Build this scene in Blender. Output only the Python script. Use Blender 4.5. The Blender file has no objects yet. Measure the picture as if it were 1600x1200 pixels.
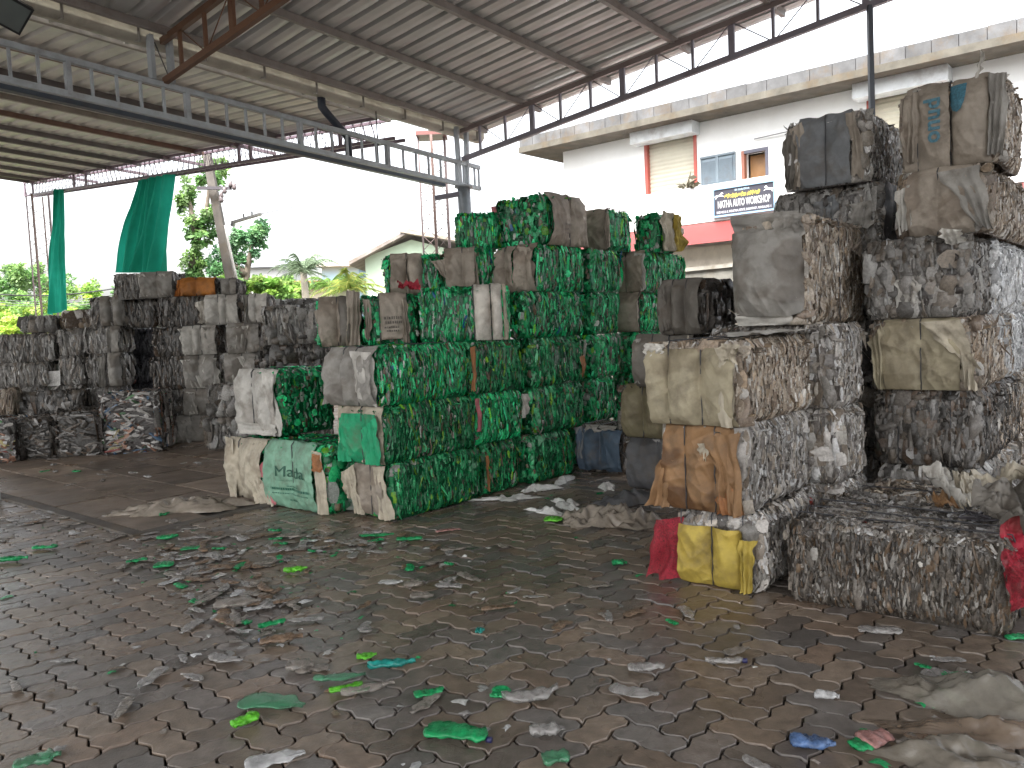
import bpy, math, random
import numpy as np
sc = bpy.context.scene
col = sc.collection
RNG = np.random.default_rng(7)
random.seed(7)

# ------------------------------------------------------------------ camera
F_PX, CAM_H, PITCH, ROLL = 1250.0, 1.6, math.radians(4.03), math.radians(2.5)
_r0 = np.array([1, 0, 0.]); FW = np.array([0, math.cos(PITCH), -math.sin(PITCH)]); _u0 = np.array([0, math.sin(PITCH), math.cos(PITCH)])
RT = _r0*math.cos(ROLL)-_u0*math.sin(ROLL); UP = _u0*math.cos(ROLL)+_r0*math.sin(ROLL)
CP = np.array([0, 0, CAM_H])
from mathutils import Matrix, Vector
cd = bpy.data.cameras.new('camera'); cam = bpy.data.objects.new('camera', cd); col.objects.link(cam)
cd.sensor_width = 36; cd.lens = 36*F_PX/1600; cd.clip_start = 0.05; cd.clip_end = 1000
m = Matrix.Identity(4)
for i in range(3):
    m[i][0] = RT[i]; m[i][1] = UP[i]; m[i][2] = -FW[i]; m[i][3] = CP[i]
cam.matrix_world = m; sc.camera = cam

# ------------------------------------------------------------------ light
SUN_EL, SUN_AZ = 60, 205      # hazy noon, soft sun from behind the camera
w = bpy.data.worlds.new('World'); sc.world = w; w.use_nodes = True
nt = w.node_tree; bg = nt.nodes['Background']
sky = nt.nodes.new('ShaderNodeTexSky'); sky.sky_type = 'NISHITA'; sky.sun_disc = False
sky.sun_elevation = math.radians(SUN_EL); sky.sun_rotation = math.radians(SUN_AZ); sky.dust_density = 6; sky.air_density = 1.2
hs = nt.nodes.new('ShaderNodeHueSaturation'); hs.inputs['Saturation'].default_value = 0.22
nt.links.new(sky.outputs[0], hs.inputs['Color']); nt.links.new(hs.outputs[0], bg.inputs[0]); bg.inputs[1].default_value = 0.15
sl = bpy.data.lights.new('sun', 'SUN'); sl.energy = 1.0; sl.angle = math.radians(14); sl.color = (1, .97, .92)
so = bpy.data.objects.new('sun', sl); col.objects.link(so)
_a, _e = math.radians(SUN_AZ), math.radians(SUN_EL)
so.rotation_euler = Vector((-math.sin(_a)*math.cos(_e), -math.cos(_a)*math.cos(_e), -math.sin(_e))).to_track_quat('-Z', 'Y').to_euler()
sc.view_settings.view_transform = 'Standard'; sc.view_settings.look = 'None'; sc.view_settings.exposure = 2.42; sc.view_settings.gamma = 1
sc.cycles.max_bounces = 8; sc.cycles.diffuse_bounces = 5; sc.cycles.transparent_max_bounces = 12
sc.cycles.use_denoising = True

# ------------------------------------------------------------------ pixel -> place (only used to survey positions)
def ray(x, y): return RT*(x-800)/F_PX-UP*(y-600)/F_PX+FW
def gnd(x, y, z=0.):
    d = ray(x, y); return CP+d*((z-CAM_H)/d[2])
def at(x, y, Y):
    d = ray(x, y); return CP+d*(Y/d[1])
def hit(x, y, n, d):
    k = ray(x, y); return CP+k*((d-n@CP)/(n@k))
def proj(P):
    q = np.asarray(P, float)-CP; ww = q@FW; return 800+F_PX*(q@RT)/ww, 600-F_PX*(q@UP)/ww
def dirs(az):
    a = math.radians(az); return np.array([math.sin(a), math.cos(a), 0]), np.array([-math.cos(a), math.sin(a), 0])
U, V = dirs(40)
O = gnd(617, 815)
def P3(u, v, z=0.): return O+U*u+V*v+np.array([0, 0, z])
def uvof(P):
    q = P-O; return float(q@U), float(q@V)
def bis(fn, x, lo, hi):
    flo = fn(lo)-x
    for _ in range(50):
        mid = (lo+hi)/2; fm = fn(mid)-x
        if (fm > 0) == (flo > 0): lo = mid
        else: hi = mid
    return mid

# ------------------------------------------------------------------ numpy noise
def _h(ix, iy, iz, s):
    n = (ix.astype(np.int64)*374761393+iy.astype(np.int64)*668265263+iz.astype(np.int64)*2147483647+s*974634777) & 0xffffffff
    n = ((n ^ (n >> 13))*1274126177) & 0xffffffff
    n = ((n ^ (n >> 16))*2246822519) & 0xffffffff
    return ((n ^ (n >> 15)) & 0xffffff)/float(0xffffff)
def vn(x, y, z=None, s=0):
    x = np.asarray(x, float); y = np.asarray(y, float); z = np.zeros_like(x) if z is None else np.asarray(z, float)+np.zeros_like(x)
    x, y, z = np.broadcast_arrays(x, y, z)
    fx, fy, fz = np.floor(x), np.floor(y), np.floor(z); tx, ty, tz = x-fx, y-fy, z-fz
    tx, ty, tz = tx*tx*(3-2*tx), ty*ty*(3-2*ty), tz*tz*(3-2*tz)
    ix, iy, iz = fx.astype(int), fy.astype(int), fz.astype(int)
    r = 0
    for a in (0, 1):
        for b in (0, 1):
            for c in (0, 1):
                wgt = (tx if a else 1-tx)*(ty if b else 1-ty)*(tz if c else 1-tz)
                r = r+wgt*_h(ix+a, iy+b, iz+c, s)
    return r*2-1
def fbm(x, y, z=None, s=0, o=3):
    r, a, f = 0, 1, 1
    for k in range(o):
        r = r+a*vn(np.asarray(x)*f, np.asarray(y)*f, None if z is None else np.asarray(z)*f, s+k*17); a *= .5; f *= 2.03
    return r

# ------------------------------------------------------------------ materials
MATS = {}
def mat(name, rough=.5, attr=True, base=(.5, .5, .5), noise=(0, 8, 3), bump=(0, 50), metal=0, spec=.5, transp=0, rvar=0, sheen=0, stain=None, weave=0, coat=0, bump2=None, transl=0):
    """principled surface: colour from the mesh's own 'Col' attribute, broken up by noise that belongs to the thing"""
    if name in MATS: return MATS[name]
    M = bpy.data.materials.new(name); M.use_nodes = True; t = M.node_tree; N = t.nodes; L = t.links
    p = N['Principled BSDF']; out = N['Material Output']
    p.inputs['Roughness'].default_value = rough; p.inputs['Metallic'].default_value = metal; p.inputs['Specular IOR Level'].default_value = spec
    p.inputs['Coat Weight'].default_value = coat; p.inputs['Coat Roughness'].default_value = .15
    tc = N.new('ShaderNodeTexCoord'); co = tc.outputs['Object']
    if attr:
        a = N.new('ShaderNodeAttribute'); a.attribute_name = 'Col'; c = a.outputs['Color']
    else:
        a = N.new('ShaderNodeRGB'); a.outputs[0].default_value = (*base, 1); c = a.outputs[0]
    def noise_node(scale, det=4, rg=.6):
        n = N.new('ShaderNodeTexNoise'); n.inputs['Scale'].default_value = scale; n.inputs['Detail'].default_value = det; n.inputs['Roughness'].default_value = rg
        L.new(co, n.inputs['Vector']); return n
    def mul(c, fac, lo, hi, l0=.3, h0=.7, tint=None):
        mr = N.new('ShaderNodeMapRange'); mr.inputs[1].default_value = l0; mr.inputs[2].default_value = h0; mr.inputs[3].default_value = lo; mr.inputs[4].default_value = hi
        L.new(fac, mr.inputs[0])
        if tint is None:
            x = N.new('ShaderNodeMix'); x.data_type = 'RGBA'; x.blend_type = 'MULTIPLY'; x.inputs[0].default_value = 1
            L.new(c, x.inputs[6]); L.new(mr.outputs[0], x.inputs[7])
        else:
            x = N.new('ShaderNodeMix'); x.data_type = 'RGBA'
            L.new(mr.outputs[0], x.inputs[0]); L.new(c, x.inputs[6]); x.inputs[7].default_value = (*tint, 1)
        return x.outputs[2]
    if noise[0]:
        c = mul(c, noise_node(noise[1], noise[2]).outputs['Fac'], 1-noise[0], 1+noise[0]*.6)
    if stain:
        c = mul(c, noise_node(stain[1], 6, .7).outputs['Fac'], 0, stain[0], .5, .72, stain[2])
    L.new(c, p.inputs['Base Color'])
    if rvar:
        n = noise_node(rvar[1], 4); mr = N.new('ShaderNodeMapRange'); mr.inputs[1].default_value = .35; mr.inputs[2].default_value = .65
        mr.inputs[3].default_value = rough-rvar[0]; mr.inputs[4].default_value = rough+rvar[0]
        L.new(n.outputs['Fac'], mr.inputs[0]); L.new(mr.outputs[0], p.inputs['Roughness'])
    nrm = None
    if bump[0]:
        b = N.new('ShaderNodeBump'); b.inputs['Strength'].default_value = bump[0]; b.inputs['Distance'].default_value = .01
        L.new(noise_node(bump[1], 5, .7).outputs['Fac'], b.inputs['Height']); nrm = b
    if bump2:
        b = N.new('ShaderNodeBump'); b.inputs['Strength'].default_value = bump2[0]; b.inputs['Distance'].default_value = .02
        L.new(noise_node(bump2[1], 3).outputs['Fac'], b.inputs['Height'])
        if nrm: L.new(nrm.outputs[0], b.inputs['Normal'])
        nrm = b
    if weave:
        for d in (0, 1):
            wv = N.new('ShaderNodeTexWave'); wv.bands_direction = 'Z' if d else 'DIAGONAL'; wv.inputs['Scale'].default_value = weave
            L.new(co, wv.inputs['Vector']); b = N.new('ShaderNodeBump'); b.inputs['Strength'].default_value = .12; b.inputs['Distance'].default_value = .002
            L.new(wv.outputs['Fac'], b.inputs['Height'])
            if nrm: L.new(nrm.outputs[0], b.inputs['Normal'])
            nrm = b
    if nrm: L.new(nrm.outputs[0], p.inputs['Normal'])
    sh = p.outputs[0]
    if transl:
        tl = N.new('ShaderNodeBsdfTranslucent'); L.new(c, tl.inputs[0]); mx = N.new('ShaderNodeMixShader'); mx.inputs[0].default_value = transl
        L.new(sh, mx.inputs[1]); L.new(tl.outputs[0], mx.inputs[2]); sh = mx.outputs[0]
    if transp:
        tb = N.new('ShaderNodeBsdfTransparent'); mx = N.new('ShaderNodeMixShader'); mx.inputs[0].default_value = transp
        L.new(sh, mx.inputs[1]); L.new(tb.outputs[0], mx.inputs[2]); sh = mx.outputs[0]
    L.new(sh, out.inputs[0])
    MATS[name] = M; return M
m_plast = mat('crushed_plastic', rough=.28, noise=(.32, 55, 4), bump=(.5, 45), spec=.55, rvar=(.12, 30), transl=.15)
m_core = mat('packed_plastic_core', rough=.5, noise=(.6, 30, 5), bump=(.9, 40))
m_sack = mat('woven_sack', rough=.6, noise=(.28, 6, 6), bump=(.35, 25), bump2=(.5, 9), stain=(.6, 5, (.11, .085, .06)), weave=90, spec=.35, transl=.05)
m_wire = mat('strap_wire', rough=.5, noise=(.3, 20, 3), spec=.4)
m_clear = mat('clear_litter_plastic', rough=.14, noise=(.3, 25, 4), bump=(.35, 45), spec=.9, transp=.42)
m_film = mat('cloudy_film', rough=.25, noise=(.25, 15, 5), bump=(.5, 30), bump2=(.5, 9), spec=.6, transp=.22, stain=(.4, 3, (.16, .12, .08)))
m_paver = mat('concrete_paver', rough=.29, noise=(.35, 14, 6), bump=(.22, 120), bump2=(.2, 18), rvar=(.15, 1.1), spec=.65, stain=(.6, 1.3, (.06, .045, .035)))
m_slab = mat('muddy_slab', rough=.45, noise=(.4, 3, 7), bump=(.4, 60), bump2=(.4, 6), rvar=(.22, .9), stain=(.6, .8, (.035, .028, .024)))
m_soil = mat('joint_soil', rough=.8, noise=(.5, 6, 6), bump=(.6, 40))
m_sheet = mat('roof_sheet_metal', rough=.45, noise=(.16, 1.5, 6), metal=.25, spec=.5, rvar=(.1, 2), stain=(.14, .9, (.20, .165, .13)))
m_paint = mat('painted_steel', rough=.45, noise=(.15, 5, 5), spec=.5, stain=(.4, 3, (.12, .06, .035)))
m_wall = mat('limewashed_wall', rough=.8, noise=(.06, 1.5, 5), bump=(.15, 30), spec=.2, stain=(.2, .6, (.5, .48, .42)))
m_conc = mat('weathered_concrete', rough=.8, noise=(.35, 3, 7), bump=(.4, 25), spec=.2, stain=(.6, 2.5, (.13, .09, .05)))
m_shut = mat('shutter_slats', rough=.5, noise=(.05, 3, 4), spec=.4)
m_gloss = mat('enamel', rough=.4, noise=(.05, 3, 3))
m_leaf = mat('leaf', rough=.5, noise=(.25, 2, 4), spec=.35, transl=.4)
m_netting = mat('plastic_netting', rough=.6, noise=(.5, 90, 2), bump=(.8, 120), spec=.3, transp=.22)
m_bark = mat('bark', rough=.85, noise=(.4, 4, 6), bump=(.7, 20))
m_net = mat('green_shade_cloth', rough=.7, noise=(.12, 3, 4), bump=(.2, 60), transl=.5, spec=.2)
m_glass = mat('dusty_glass', rough=.2, noise=(.1, 2, 3), spec=.6)

# ------------------------------------------------------------------ mesh accumulator
class MB:
    def __init__(s): s.v = []; s.q = []; s.c = []; s.n = 0
    def add(s, v, q, c):
        v = np.asarray(v, float).reshape(-1, 3); q = np.asarray(q, int).reshape(-1, 4)
        c = np.asarray(c, float)
        if c.ndim == 1: c = np.tile(c[:3], (len(v), 1))
        s.v.append(v); s.q.append(q+s.n); s.c.append(c); s.n += len(v)
    def grid(s, G, c, wrap=False):
        n, k = G.shape[:2]; i = np.arange(n-1)[:, None]; jn = k if wrap else k-1; j = np.arange(jn)[None, :]
        q = np.stack([i*k+j, i*k+(j+1) % k, (i+1)*k+(j+1) % k, (i+1)*k+j], -1).reshape(-1, 4)
        c = np.asarray(c, float)
        s.add(G.reshape(-1, 3), q, c if c.ndim == 1 else c.reshape(-1, 3))
    def box(s, a, b, c, M=None):
        a = np.minimum(a, b)+0.; b2 = np.maximum(a, b); a, b = a, np.maximum(b2, a)
        x0, y0, z0 = a; x1, y1, z1 = b
        v = np.array([[x0, y0, z0], [x1, y0, z0], [x1, y1, z0], [x0, y1, z0], [x0, y0, z1], [x1, y0, z1], [x1, y1, z1], [x0, y1, z1]], float)
        s.hexa(v if M is None else M(v), c)
    def hexa(s, v, c):
        f = [[0, 3, 2, 1], [4, 5, 6, 7], [0, 1, 5, 4], [1, 2, 6, 5], [2, 3, 7, 6], [3, 0, 4, 7]]
        V8 = np.asarray(v)[np.array(f).ravel()]; s.add(V8, np.arange(24).reshape(6, 4), c)
    def bar(s, p, q, w_, h_, c, up=(0, 0, 1)):
        p = np.asarray(p, float); q = np.asarray(q, float); d = q-p; d /= np.linalg.norm(d)
        upv = np.asarray(up, float)
        if abs(d@upv) > .95: upv = np.array([0, 1., 0])
        sx = np.cross(d, upv); sx /= np.linalg.norm(sx); sz = np.cross(sx, d)
        v = [e+sx*a*w_/2+sz*b*h_/2 for b in (-1, 1) for e, a in ((p, -1), (p, 1), (q, 1), (q, -1))]
        s.hexa(v, c)
    def tube(s, pts, r, c, k=7, closed=False, cap=True):
        pts = np.asarray(pts, float); n = len(pts); r = np.broadcast_to(np.asarray(r, float), (n,))
        d = np.gradient(pts, axis=0) if not closed else np.roll(pts, -1, 0)-np.roll(pts, 1, 0)
        d /= np.linalg.norm(d, axis=1)[:, None]+1e-9
        ref = np.array([0, 0, 1.]) if abs(d[0][2]) < .9 else np.array([1., 0, 0])
        G = []; a = np.linspace(0, 2*math.pi, k, endpoint=False)
        for i in range(n):
            x = np.cross(d[i], ref); x /= np.linalg.norm(x)+1e-9; y = np.cross(x, d[i]); ref = y
            G.append(pts[i]+r[i]*(np.cos(a)[:, None]*x+np.sin(a)[:, None]*y))
        G = np.array(G)
        if closed: G = np.concatenate([G, G[:1]])
        elif cap:
            G = np.concatenate([np.repeat(pts[:1][:, None], k, 1), G, np.repeat(pts[-1:][:, None], k, 1)])
        s.grid(G, c, wrap=True)
    def build(s, name, material, parent=None, smooth=True, **tags):
        me = bpy.data.meshes.new(name)
        v = np.concatenate(s.v); q = np.concatenate(s.q); c = np.concatenate(s.c)
        me.vertices.add(len(v)); me.vertices.foreach_set('co', v.ravel().astype(np.float32))
        me.loops.add(q.size); me.loops.foreach_set('vertex_index', q.ravel().astype(np.int32))
        me.polygons.add(len(q)); me.polygons.foreach_set('loop_start', (np.arange(len(q))*4).astype(np.int32))
        if smooth: me.polygons.foreach_set('use_smooth', np.ones(len(q), bool))
        me.update(calc_edges=True)
        at_ = me.color_attributes.new('Col', 'FLOAT_COLOR', 'POINT')
        at_.data.foreach_set('color', np.concatenate([np.clip(c, 0, 1), np.ones((len(c), 1))], 1).ravel().astype(np.float32))
        me.materials.append(material)
        o = bpy.data.objects.new(name, me); col.objects.link(o)
        if parent: o.parent = parent
        tag(o, **tags); return o
def tag(o, label=None, cat=None, group=None, kind=None):
    if label: o['label'] = label
    if cat: o['category'] = cat
    if group: o['group'] = group
    if kind: o['kind'] = kind
def empty(name, loc=(0, 0, 0), rz=0, label=None, cat=None, group=None, kind=None):
    o = bpy.data.objects.new(name, None); o.location = tuple(loc); o.rotation_euler = (0, 0, rz); col.objects.link(o)
    o.empty_display_size = .2; tag(o, label, cat, group, kind); return o
def hold(o, parent):
    """child built in world coordinates -> keep place"""
    o.parent = parent; o.matrix_parent_inverse = Matrix.Translation(parent.location) .inverted() if parent.rotation_euler.z == 0 else (Matrix.Translation(parent.location) @ Matrix.Rotation(parent.rotation_euler.z, 4, 'Z')).inverted()
    return o

# ------------------------------------------------------------------ bales
PAL = {
 'green': ([(.010, .24, .08), (.018, .43, .15), (.006, .12, .045), (.05, .56, .24), (.12, .40, .03), (.13, .10, .06), (.34, .37, .33), (.02, .12, .30), (.03, .22, .13)],
           [.25, .22, .17, .09, .03, .05, .11, .01, .07]),  # pale grey share: stray clear bottles plus whitish glints put into the colour
 'greendirty': ([(.010, .17, .06), (.018, .28, .10), (.006, .09, .035), (.06, .38, .16), (.16, .36, .03), (.16, .12, .08), (.30, .30, .27), (.03, .10, .22), (.30, .10, .05)],
           [.24, .25, .17, .10, .04, .06, .12, .015, .005]),
 'clear': ([(.34, .32, .29), (.46, .43, .40), (.20, .18, .165), (.60, .59, .58), (.27, .225, .18), (.38, .34, .29), (.17, .155, .14), (.30, .05, .04), (.10, .16, .24)],
           [.22, .18, .17, .11, .10, .11, .08, .01, .02]),
 'tan': ([(.36, .30, .24), (.44, .38, .31), (.22, .17, .13), (.55, .52, .48), (.31, .235, .165), (.40, .33, .26), (.17, .15, .12), (.30, .05, .04), (.40, .30, .10)],
           [.2, .17, .17, .10, .12, .13, .08, .01, .02]),
 'grey': ([(.25, .235, .22), (.31, .295, .275), (.17, .16, .148), (.42, .41, .39), (.19, .16, .13), (.24, .21, .18), (.08, .07, .065), (.25, .08, .06), (.08, .12, .2)],
           [.22, .18, .18, .08, .1, .11, .11, .01, .01]),
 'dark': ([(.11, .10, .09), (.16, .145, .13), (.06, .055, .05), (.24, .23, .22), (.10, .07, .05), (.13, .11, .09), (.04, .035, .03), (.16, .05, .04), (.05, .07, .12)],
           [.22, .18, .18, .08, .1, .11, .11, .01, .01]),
 'foreshaded': ([(.125, .11, .09), (.19, .165, .14), (.065, .055, .045), (.36, .34, .31), (.14, .095, .06), (.11, .095, .08), (.04, .033, .028), (.26, .10, .06), (.34, .26, .08)],
           [.22, .17, .18, .07, .12, .12, .10, .01, .01]),  # clear-bottle tones darkened, foreground shade painted into the sides
 'mixed': ([(.20, .19, .18), (.36, .34, .32), (.08, .07, .065), (.5, .48, .46), (.28, .15, .10), (.08, .15, .25), (.10, .20, .10), (.26, .07, .06), (.32, .27, .12)],
           [.24, .13, .24, .09, .08, .07, .06, .05, .04]),
 'white': ([(.60, .61, .62), (.70, .70, .70), (.48, .48, .48), (.75, .75, .75), (.5, .45, .38)], [.3, .25, .2, .15, .1]),
 'film': ([(.05, .05, .06), (.08, .08, .09), (.03, .03, .035), (.14, .14, .16)], [.4, .3, .2, .1]),  # near-black tones that paint in the deep shade of the left recess
 'yellowbag': ([(.60, .52, .42), (.62, .46, .12), (.5, .47, .43), (.40, .30, .18), (.66, .62, .56)], [.3, .2, .2, .15, .15]),
}
CLOTH = dict(tan=(.33, .285, .235), grey=(.30, .285, .26), white=(.60, .56, .50), cream=(.46, .41, .32), olive=(.37, .325, .225), yellow=(.44, .33, .065),
             mint=(.20, .38, .27), green=(.015, .33, .15), brown=(.27, .155, .075), blue=(.075, .11, .155), shadedolive=(.19, .165, .10), orange=(.50, .19, .04), pale=(.50, .48, .44), slate=(.20, .21, .22), dark=(.17, .155, .135), rust=(.34, .15, .06), red=(.36, .02, .04), pink=(.50, .16, .18), charcoal=(.10, .10, .105))  # the second olive is olive darkened to paint in the dim gap
class Face:
    """a side of a bale as seen from outside: a runs left to right, b upward, n outward (local coordinates)"""
    def __init__(s, kind, LU, LV, Hh):
        s.k, s.LU, s.LV, s.H = kind, LU, LV, Hh
        s.A = {'u': LU, 'v': LV, 'x': LV, 'y': LU, 't': LU}[kind]; s.B = LV if kind == 't' else Hh
    def __call__(s, a, b, n):
        k = s.k
        if k == 'u': r = (a, -n, b)
        elif k == 'v': r = (-n, s.LV-a, b)
        elif k == 'x': r = (s.LU+n, a, b)
        elif k == 'y': r = (s.LU-a, s.LV+n, b)
        else: r = (a, b, s.H+n)
        return np.stack(np.broadcast_arrays(*[np.asarray(q, float) for q in r]), -1)
def flakes(mb, face, pal, dens, rng, wmean, hmean, horiz=False, sag=.03, lift=.0, covers=()):
    cols, pr = PAL[pal]; cols = np.array(cols); pr = np.array(pr)/sum(pr)
    A, B = face.A, face.B
    n = int(dens*A*B)
    if n < 4: return
    a0 = rng.uniform(-.005, A+.005, n); b0 = rng.uniform(-.0, B+.01, n)
    w_ = wmean*rng.lognormal(0, .35, n); h_ = hmean*rng.lognormal(0, .45, n); h_ = np.minimum(h_, .16)
    ang = rng.normal(0, .17, n)
    if horiz: ang = rng.uniform(0, math.pi, n)
    if horiz == 2: ang = rng.normal(math.pi/2, .5, n)
    S, T = np.meshgrid(np.linspace(-1, 1, 3), np.linspace(-1, 1, 4)); S, T = S[None], T[None]
    prof = 1-.45*np.abs(T)**2.5
    ls = S*prof*w_[:, None, None]; lt = T*h_[:, None, None]
    ca, sa = np.cos(ang)[:, None, None], np.sin(ang)[:, None, None]
    ls = ls+rng.normal(0, .12, (n, 4, 3))*w_[:, None, None]
    a = a0[:, None, None]+ls*ca-lt*sa; b = b0[:, None, None]+ls*sa+lt*ca
    curl = rng.normal(.35, .5, n)[:, None, None]*w_[:, None, None]
    tilt = rng.normal(0, .42, n)[:, None, None]; tilt2 = rng.normal(0, .09, n)[:, None, None]
    loose = (rng.random(n) < .025)[:, None, None]; tilt2 = np.where(loose, tilt2*5+.25, tilt2); tilt = np.where(loose, tilt*1.6, tilt)
    nn = rng.uniform(-.012, .012, n)[:, None, None]+curl*(1-S**2)+tilt*ls+tilt2*lt+rng.normal(0, .0035, (n, 4, 3))+lift
    # pressed box is a bit pillowy and its edges rounded
    ea = np.clip(np.minimum(a, A-a), 0, .07); eb = np.clip(np.minimum(b, B-b), 0, .07)
    nn = nn-sag*((1-ea/.07)**2)-sag*1.2*((1-eb/.07)**2)+.02*fbm(a0*5, b0*5, s=int(rng.integers(999)))[:, None, None]
    for c0, c1, d0, d1 in covers:
        ins = (a > c0*A+.01) & (a < c1*A-.01) & (b > d0*B+.01) & (b < d1*B-.004)
        nn = np.where(ins, np.minimum(nn, -.004), nn)
    if face.k != 't':
        b = np.clip(b, .004, B+.006+rng.exponential(.004, n)[:, None, None])
    else:
        nn = np.minimum(nn, .03)
    a = np.clip(a, -.03, A+.03)
    P = face(a, b, nn)
    bias = vn(a0*7, b0*3, s=int(rng.integers(999)))*.5+.5; tone = rng.lognormal(0, .10); band = 1+.16*vn(a0*11, b0*1.6, s=int(rng.integers(999)))+.10*vn(a0*2.5, b0*2.5, s=int(rng.integers(999)))
    ci = np.searchsorted(np.cumsum(pr), np.clip(rng.random(n)*.75+bias*.25, 0, .9999))
    c = cols[np.clip(ci, 0, len(cols)-1)]*(rng.lognormal(0, .30 if pal.startswith('green') else .20, n)*tone*band)[:, None]
    c = np.repeat(c, 12, 0)
    base = np.arange(n)[:, None, None]*12; i = np.arange(3)[:, None]; j = np.arange(2)[None]
    q = np.stack([i*3+j, i*3+j+1, (i+1)*3+j+1, (i+1)*3+j], -1).reshape(1, 6, 4)
    mb.add(P.reshape(-1, 3), (q+base.reshape(-1, 1, 1)).reshape(-1, 4), c)
def body(LU, LV, Hh, pal, rng, det, look, covers, pal_t=None):
    mb = MB(); cc = np.array(PAL[pal][0][2])*.8  # core tone darkened so the gaps between flakes read as shade
    for k in 'uvxyt':
        f = Face(k, LU, LV, Hh); na, nb = max(4, int(f.A*14)), max(4, int(f.B*14))
        a, b = np.meshgrid(np.linspace(0, f.A, na), np.linspace(0, f.B, nb))
        ed = np.minimum(np.minimum(a, f.A-a), np.minimum(b, f.B-b) if k == 't' else np.minimum(b, f.B-b))
        n_ = -.014+.012*fbm(a*9, b*5, s=int(rng.integers(999)))-.02*(1-np.clip(ed/.05, 0, 1))**2
        ins = .02*(ed < 1e-6)
        a = np.clip(a, .02, f.A-.02); b2 = np.clip(b, .0 if k != 't' else .02, f.B-.02)
        mb.grid(f(a, b2, np.minimum(n_, -.004)), cc)
    vis = {'u': 1, 'v': 1, 't': 1, 'x': .25, 'y': .2}
    for k in 'uvxyt':
        f = Face(k, LU, LV, Hh); d = det*vis[k]
        if k == 't':
            if look.get('t') == 'fine': flakes(mb, f, pal_t or pal, 3600*d, rng, .0065, .022, horiz=1, lift=-.010); continue
            flakes(mb, f, pal_t or pal, 1700*d, rng, .011/min(1, d**.5+.2), .03/min(1, d**.5+.2), horiz=1, lift=-.012); continue
        side = look.get(k, 'streak'); cv = covers.get(k, ())
        g = 1/min(1, d**.5+.12)
        if side == 'streak': flakes(mb, f, pal, 3400*d, rng, .0075*g, .034*g, covers=cv)
        elif side == 'fine': flakes(mb, f, pal, 3600*d, rng, .0065, .024, covers=cv); flakes(mb, f, pal, 45, rng, .016, .04, lift=.002)
        elif side == 'blob': flakes(mb, f, pal, 1900*d, rng, .014*g, .022*g, covers=cv)
        elif side == 'lumps': flakes(mb, f, pal, 480*d, rng, .036*g, .05*g, lift=.004, covers=cv); flakes(mb, f, pal, 1200*d, rng, .009*g, .03*g, covers=cv)
        elif side == 'layers': flakes(mb, f, pal, 1600*d, rng, .011*g, .036*g, horiz=2, covers=cv)
    return mb
def sack_n(f, a, b, a0, a1, straps, bulge, seed):
    knots = np.array([a0]+sorted(straps)+[a1]); a_ = np.clip(a, a0, a1); i = np.clip(np.searchsorted(knots, a_, 'right')-1, 0, len(knots)-2)
    t = (a_-knots[i])/(knots[i+1]-knots[i]+1e-9)
    first = (i == 0) & (len(knots) > 2); last = (i == len(knots)-2) & (len(knots) > 2)
    prof = np.sqrt(np.clip(4*t*(1-t), 0, 1))
    prof = np.where(first, np.clip(1-(t*.9)**3, 0, 1)*.8+.05, prof); prof = np.where(last, np.clip(1-((1-t)*.9)**3, 0, 1)*.8+.05, prof)
    s_ = np.clip(b/f.B, 0, 1); vert = 1-np.abs(2*s_-1)**4
    n_ = .010+bulge*1.25*prof*(.10+.90*vert)
    wv = fbm(a*9, b*3.2, s=seed, o=3)*.009+(.4-np.abs(vn(a*15+b*8, b*5-a*4, s=seed+5))**.7)*.020*(.4+.6*(vn(a*3, b*3, s=seed+6)*.5+.5))+(.4-np.abs(vn(a*6-b*11, b*9+a*5, s=seed+8))**.7)*.021*(.3+.7*(vn(a*2.5+4, b*3, s=seed+7)*.5+.5))
    return n_+wv
def sack(parent, f, fa0, fa1, color, straps=(), bulge=.05, seed=0, fb=(0., 1.), wrap=.07, name='sack_wrap', label=None, det=1):
    a0, a1 = fa0*f.A, fa1*f.A; st = [s*f.A for s in straps if fa0 < s < fa1]
    na, nb = int(12+76*det*min(1, (a1-a0)/.5)), int(12+60*det)
    a, t = np.meshgrid(np.linspace(a0, a1, na), np.linspace(fb[0], fb[1]+(wrap/f.B if fb[1] >= 1 else 0), nb))
    b = np.minimum(t, 1)*f.B; over = np.maximum(t-1, 0)*f.B
    a = a+(.012*fbm(b*7, b*0+3, s=seed+1))*((a-a0)/(a1-a0)*2-1)
    n_ = sack_n(f, a, b, a0, a1, st, bulge, seed)
    edge = np.minimum(a-a0, a1-a); n_ = n_-.018*(1-np.clip(edge/.03, 0, 1))*(1 if not st else .3)
    corner = np.clip((b/f.B-.86)/.14, 0, 1); n_ = n_*(1-.6*corner**2)
    bb = b+.012+.0*a; bb = np.where(over > 0, f.B+.02+.012*vn(a*12, over*20, s=seed+3), b)
    bb = np.where((t <= fb[0]+1e-6), b+.01*vn(a*15, b*0, s=seed+9), bb); bb = np.maximum(bb, .006)
    nn = np.where(over > 0, n_*(.6)-over, n_)
    mb = MB(); c = np.array(CLOTH[color]); tint = 1+.10*fbm(a*3, b*3, s=seed+4)
    mud = np.clip((fbm(a*4.5, b*4.5, s=seed+21, o=4)-.15)*3, 0, 1)*{'brown': .85, 'grey': .5, 'tan': .45, 'yellow': .3}.get(color, .35)   # old mud and rust stains
    cc = c[None, None]*tint[..., None]; cc = cc*(1-mud[..., None])+mud[..., None]*cc*np.array([.36, .29, .24])
    mb.grid(f(a, bb, nn), cc)
    o = mb.build(name, m_sack, parent); 
    if label: o['label'] = label
    return o
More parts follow.
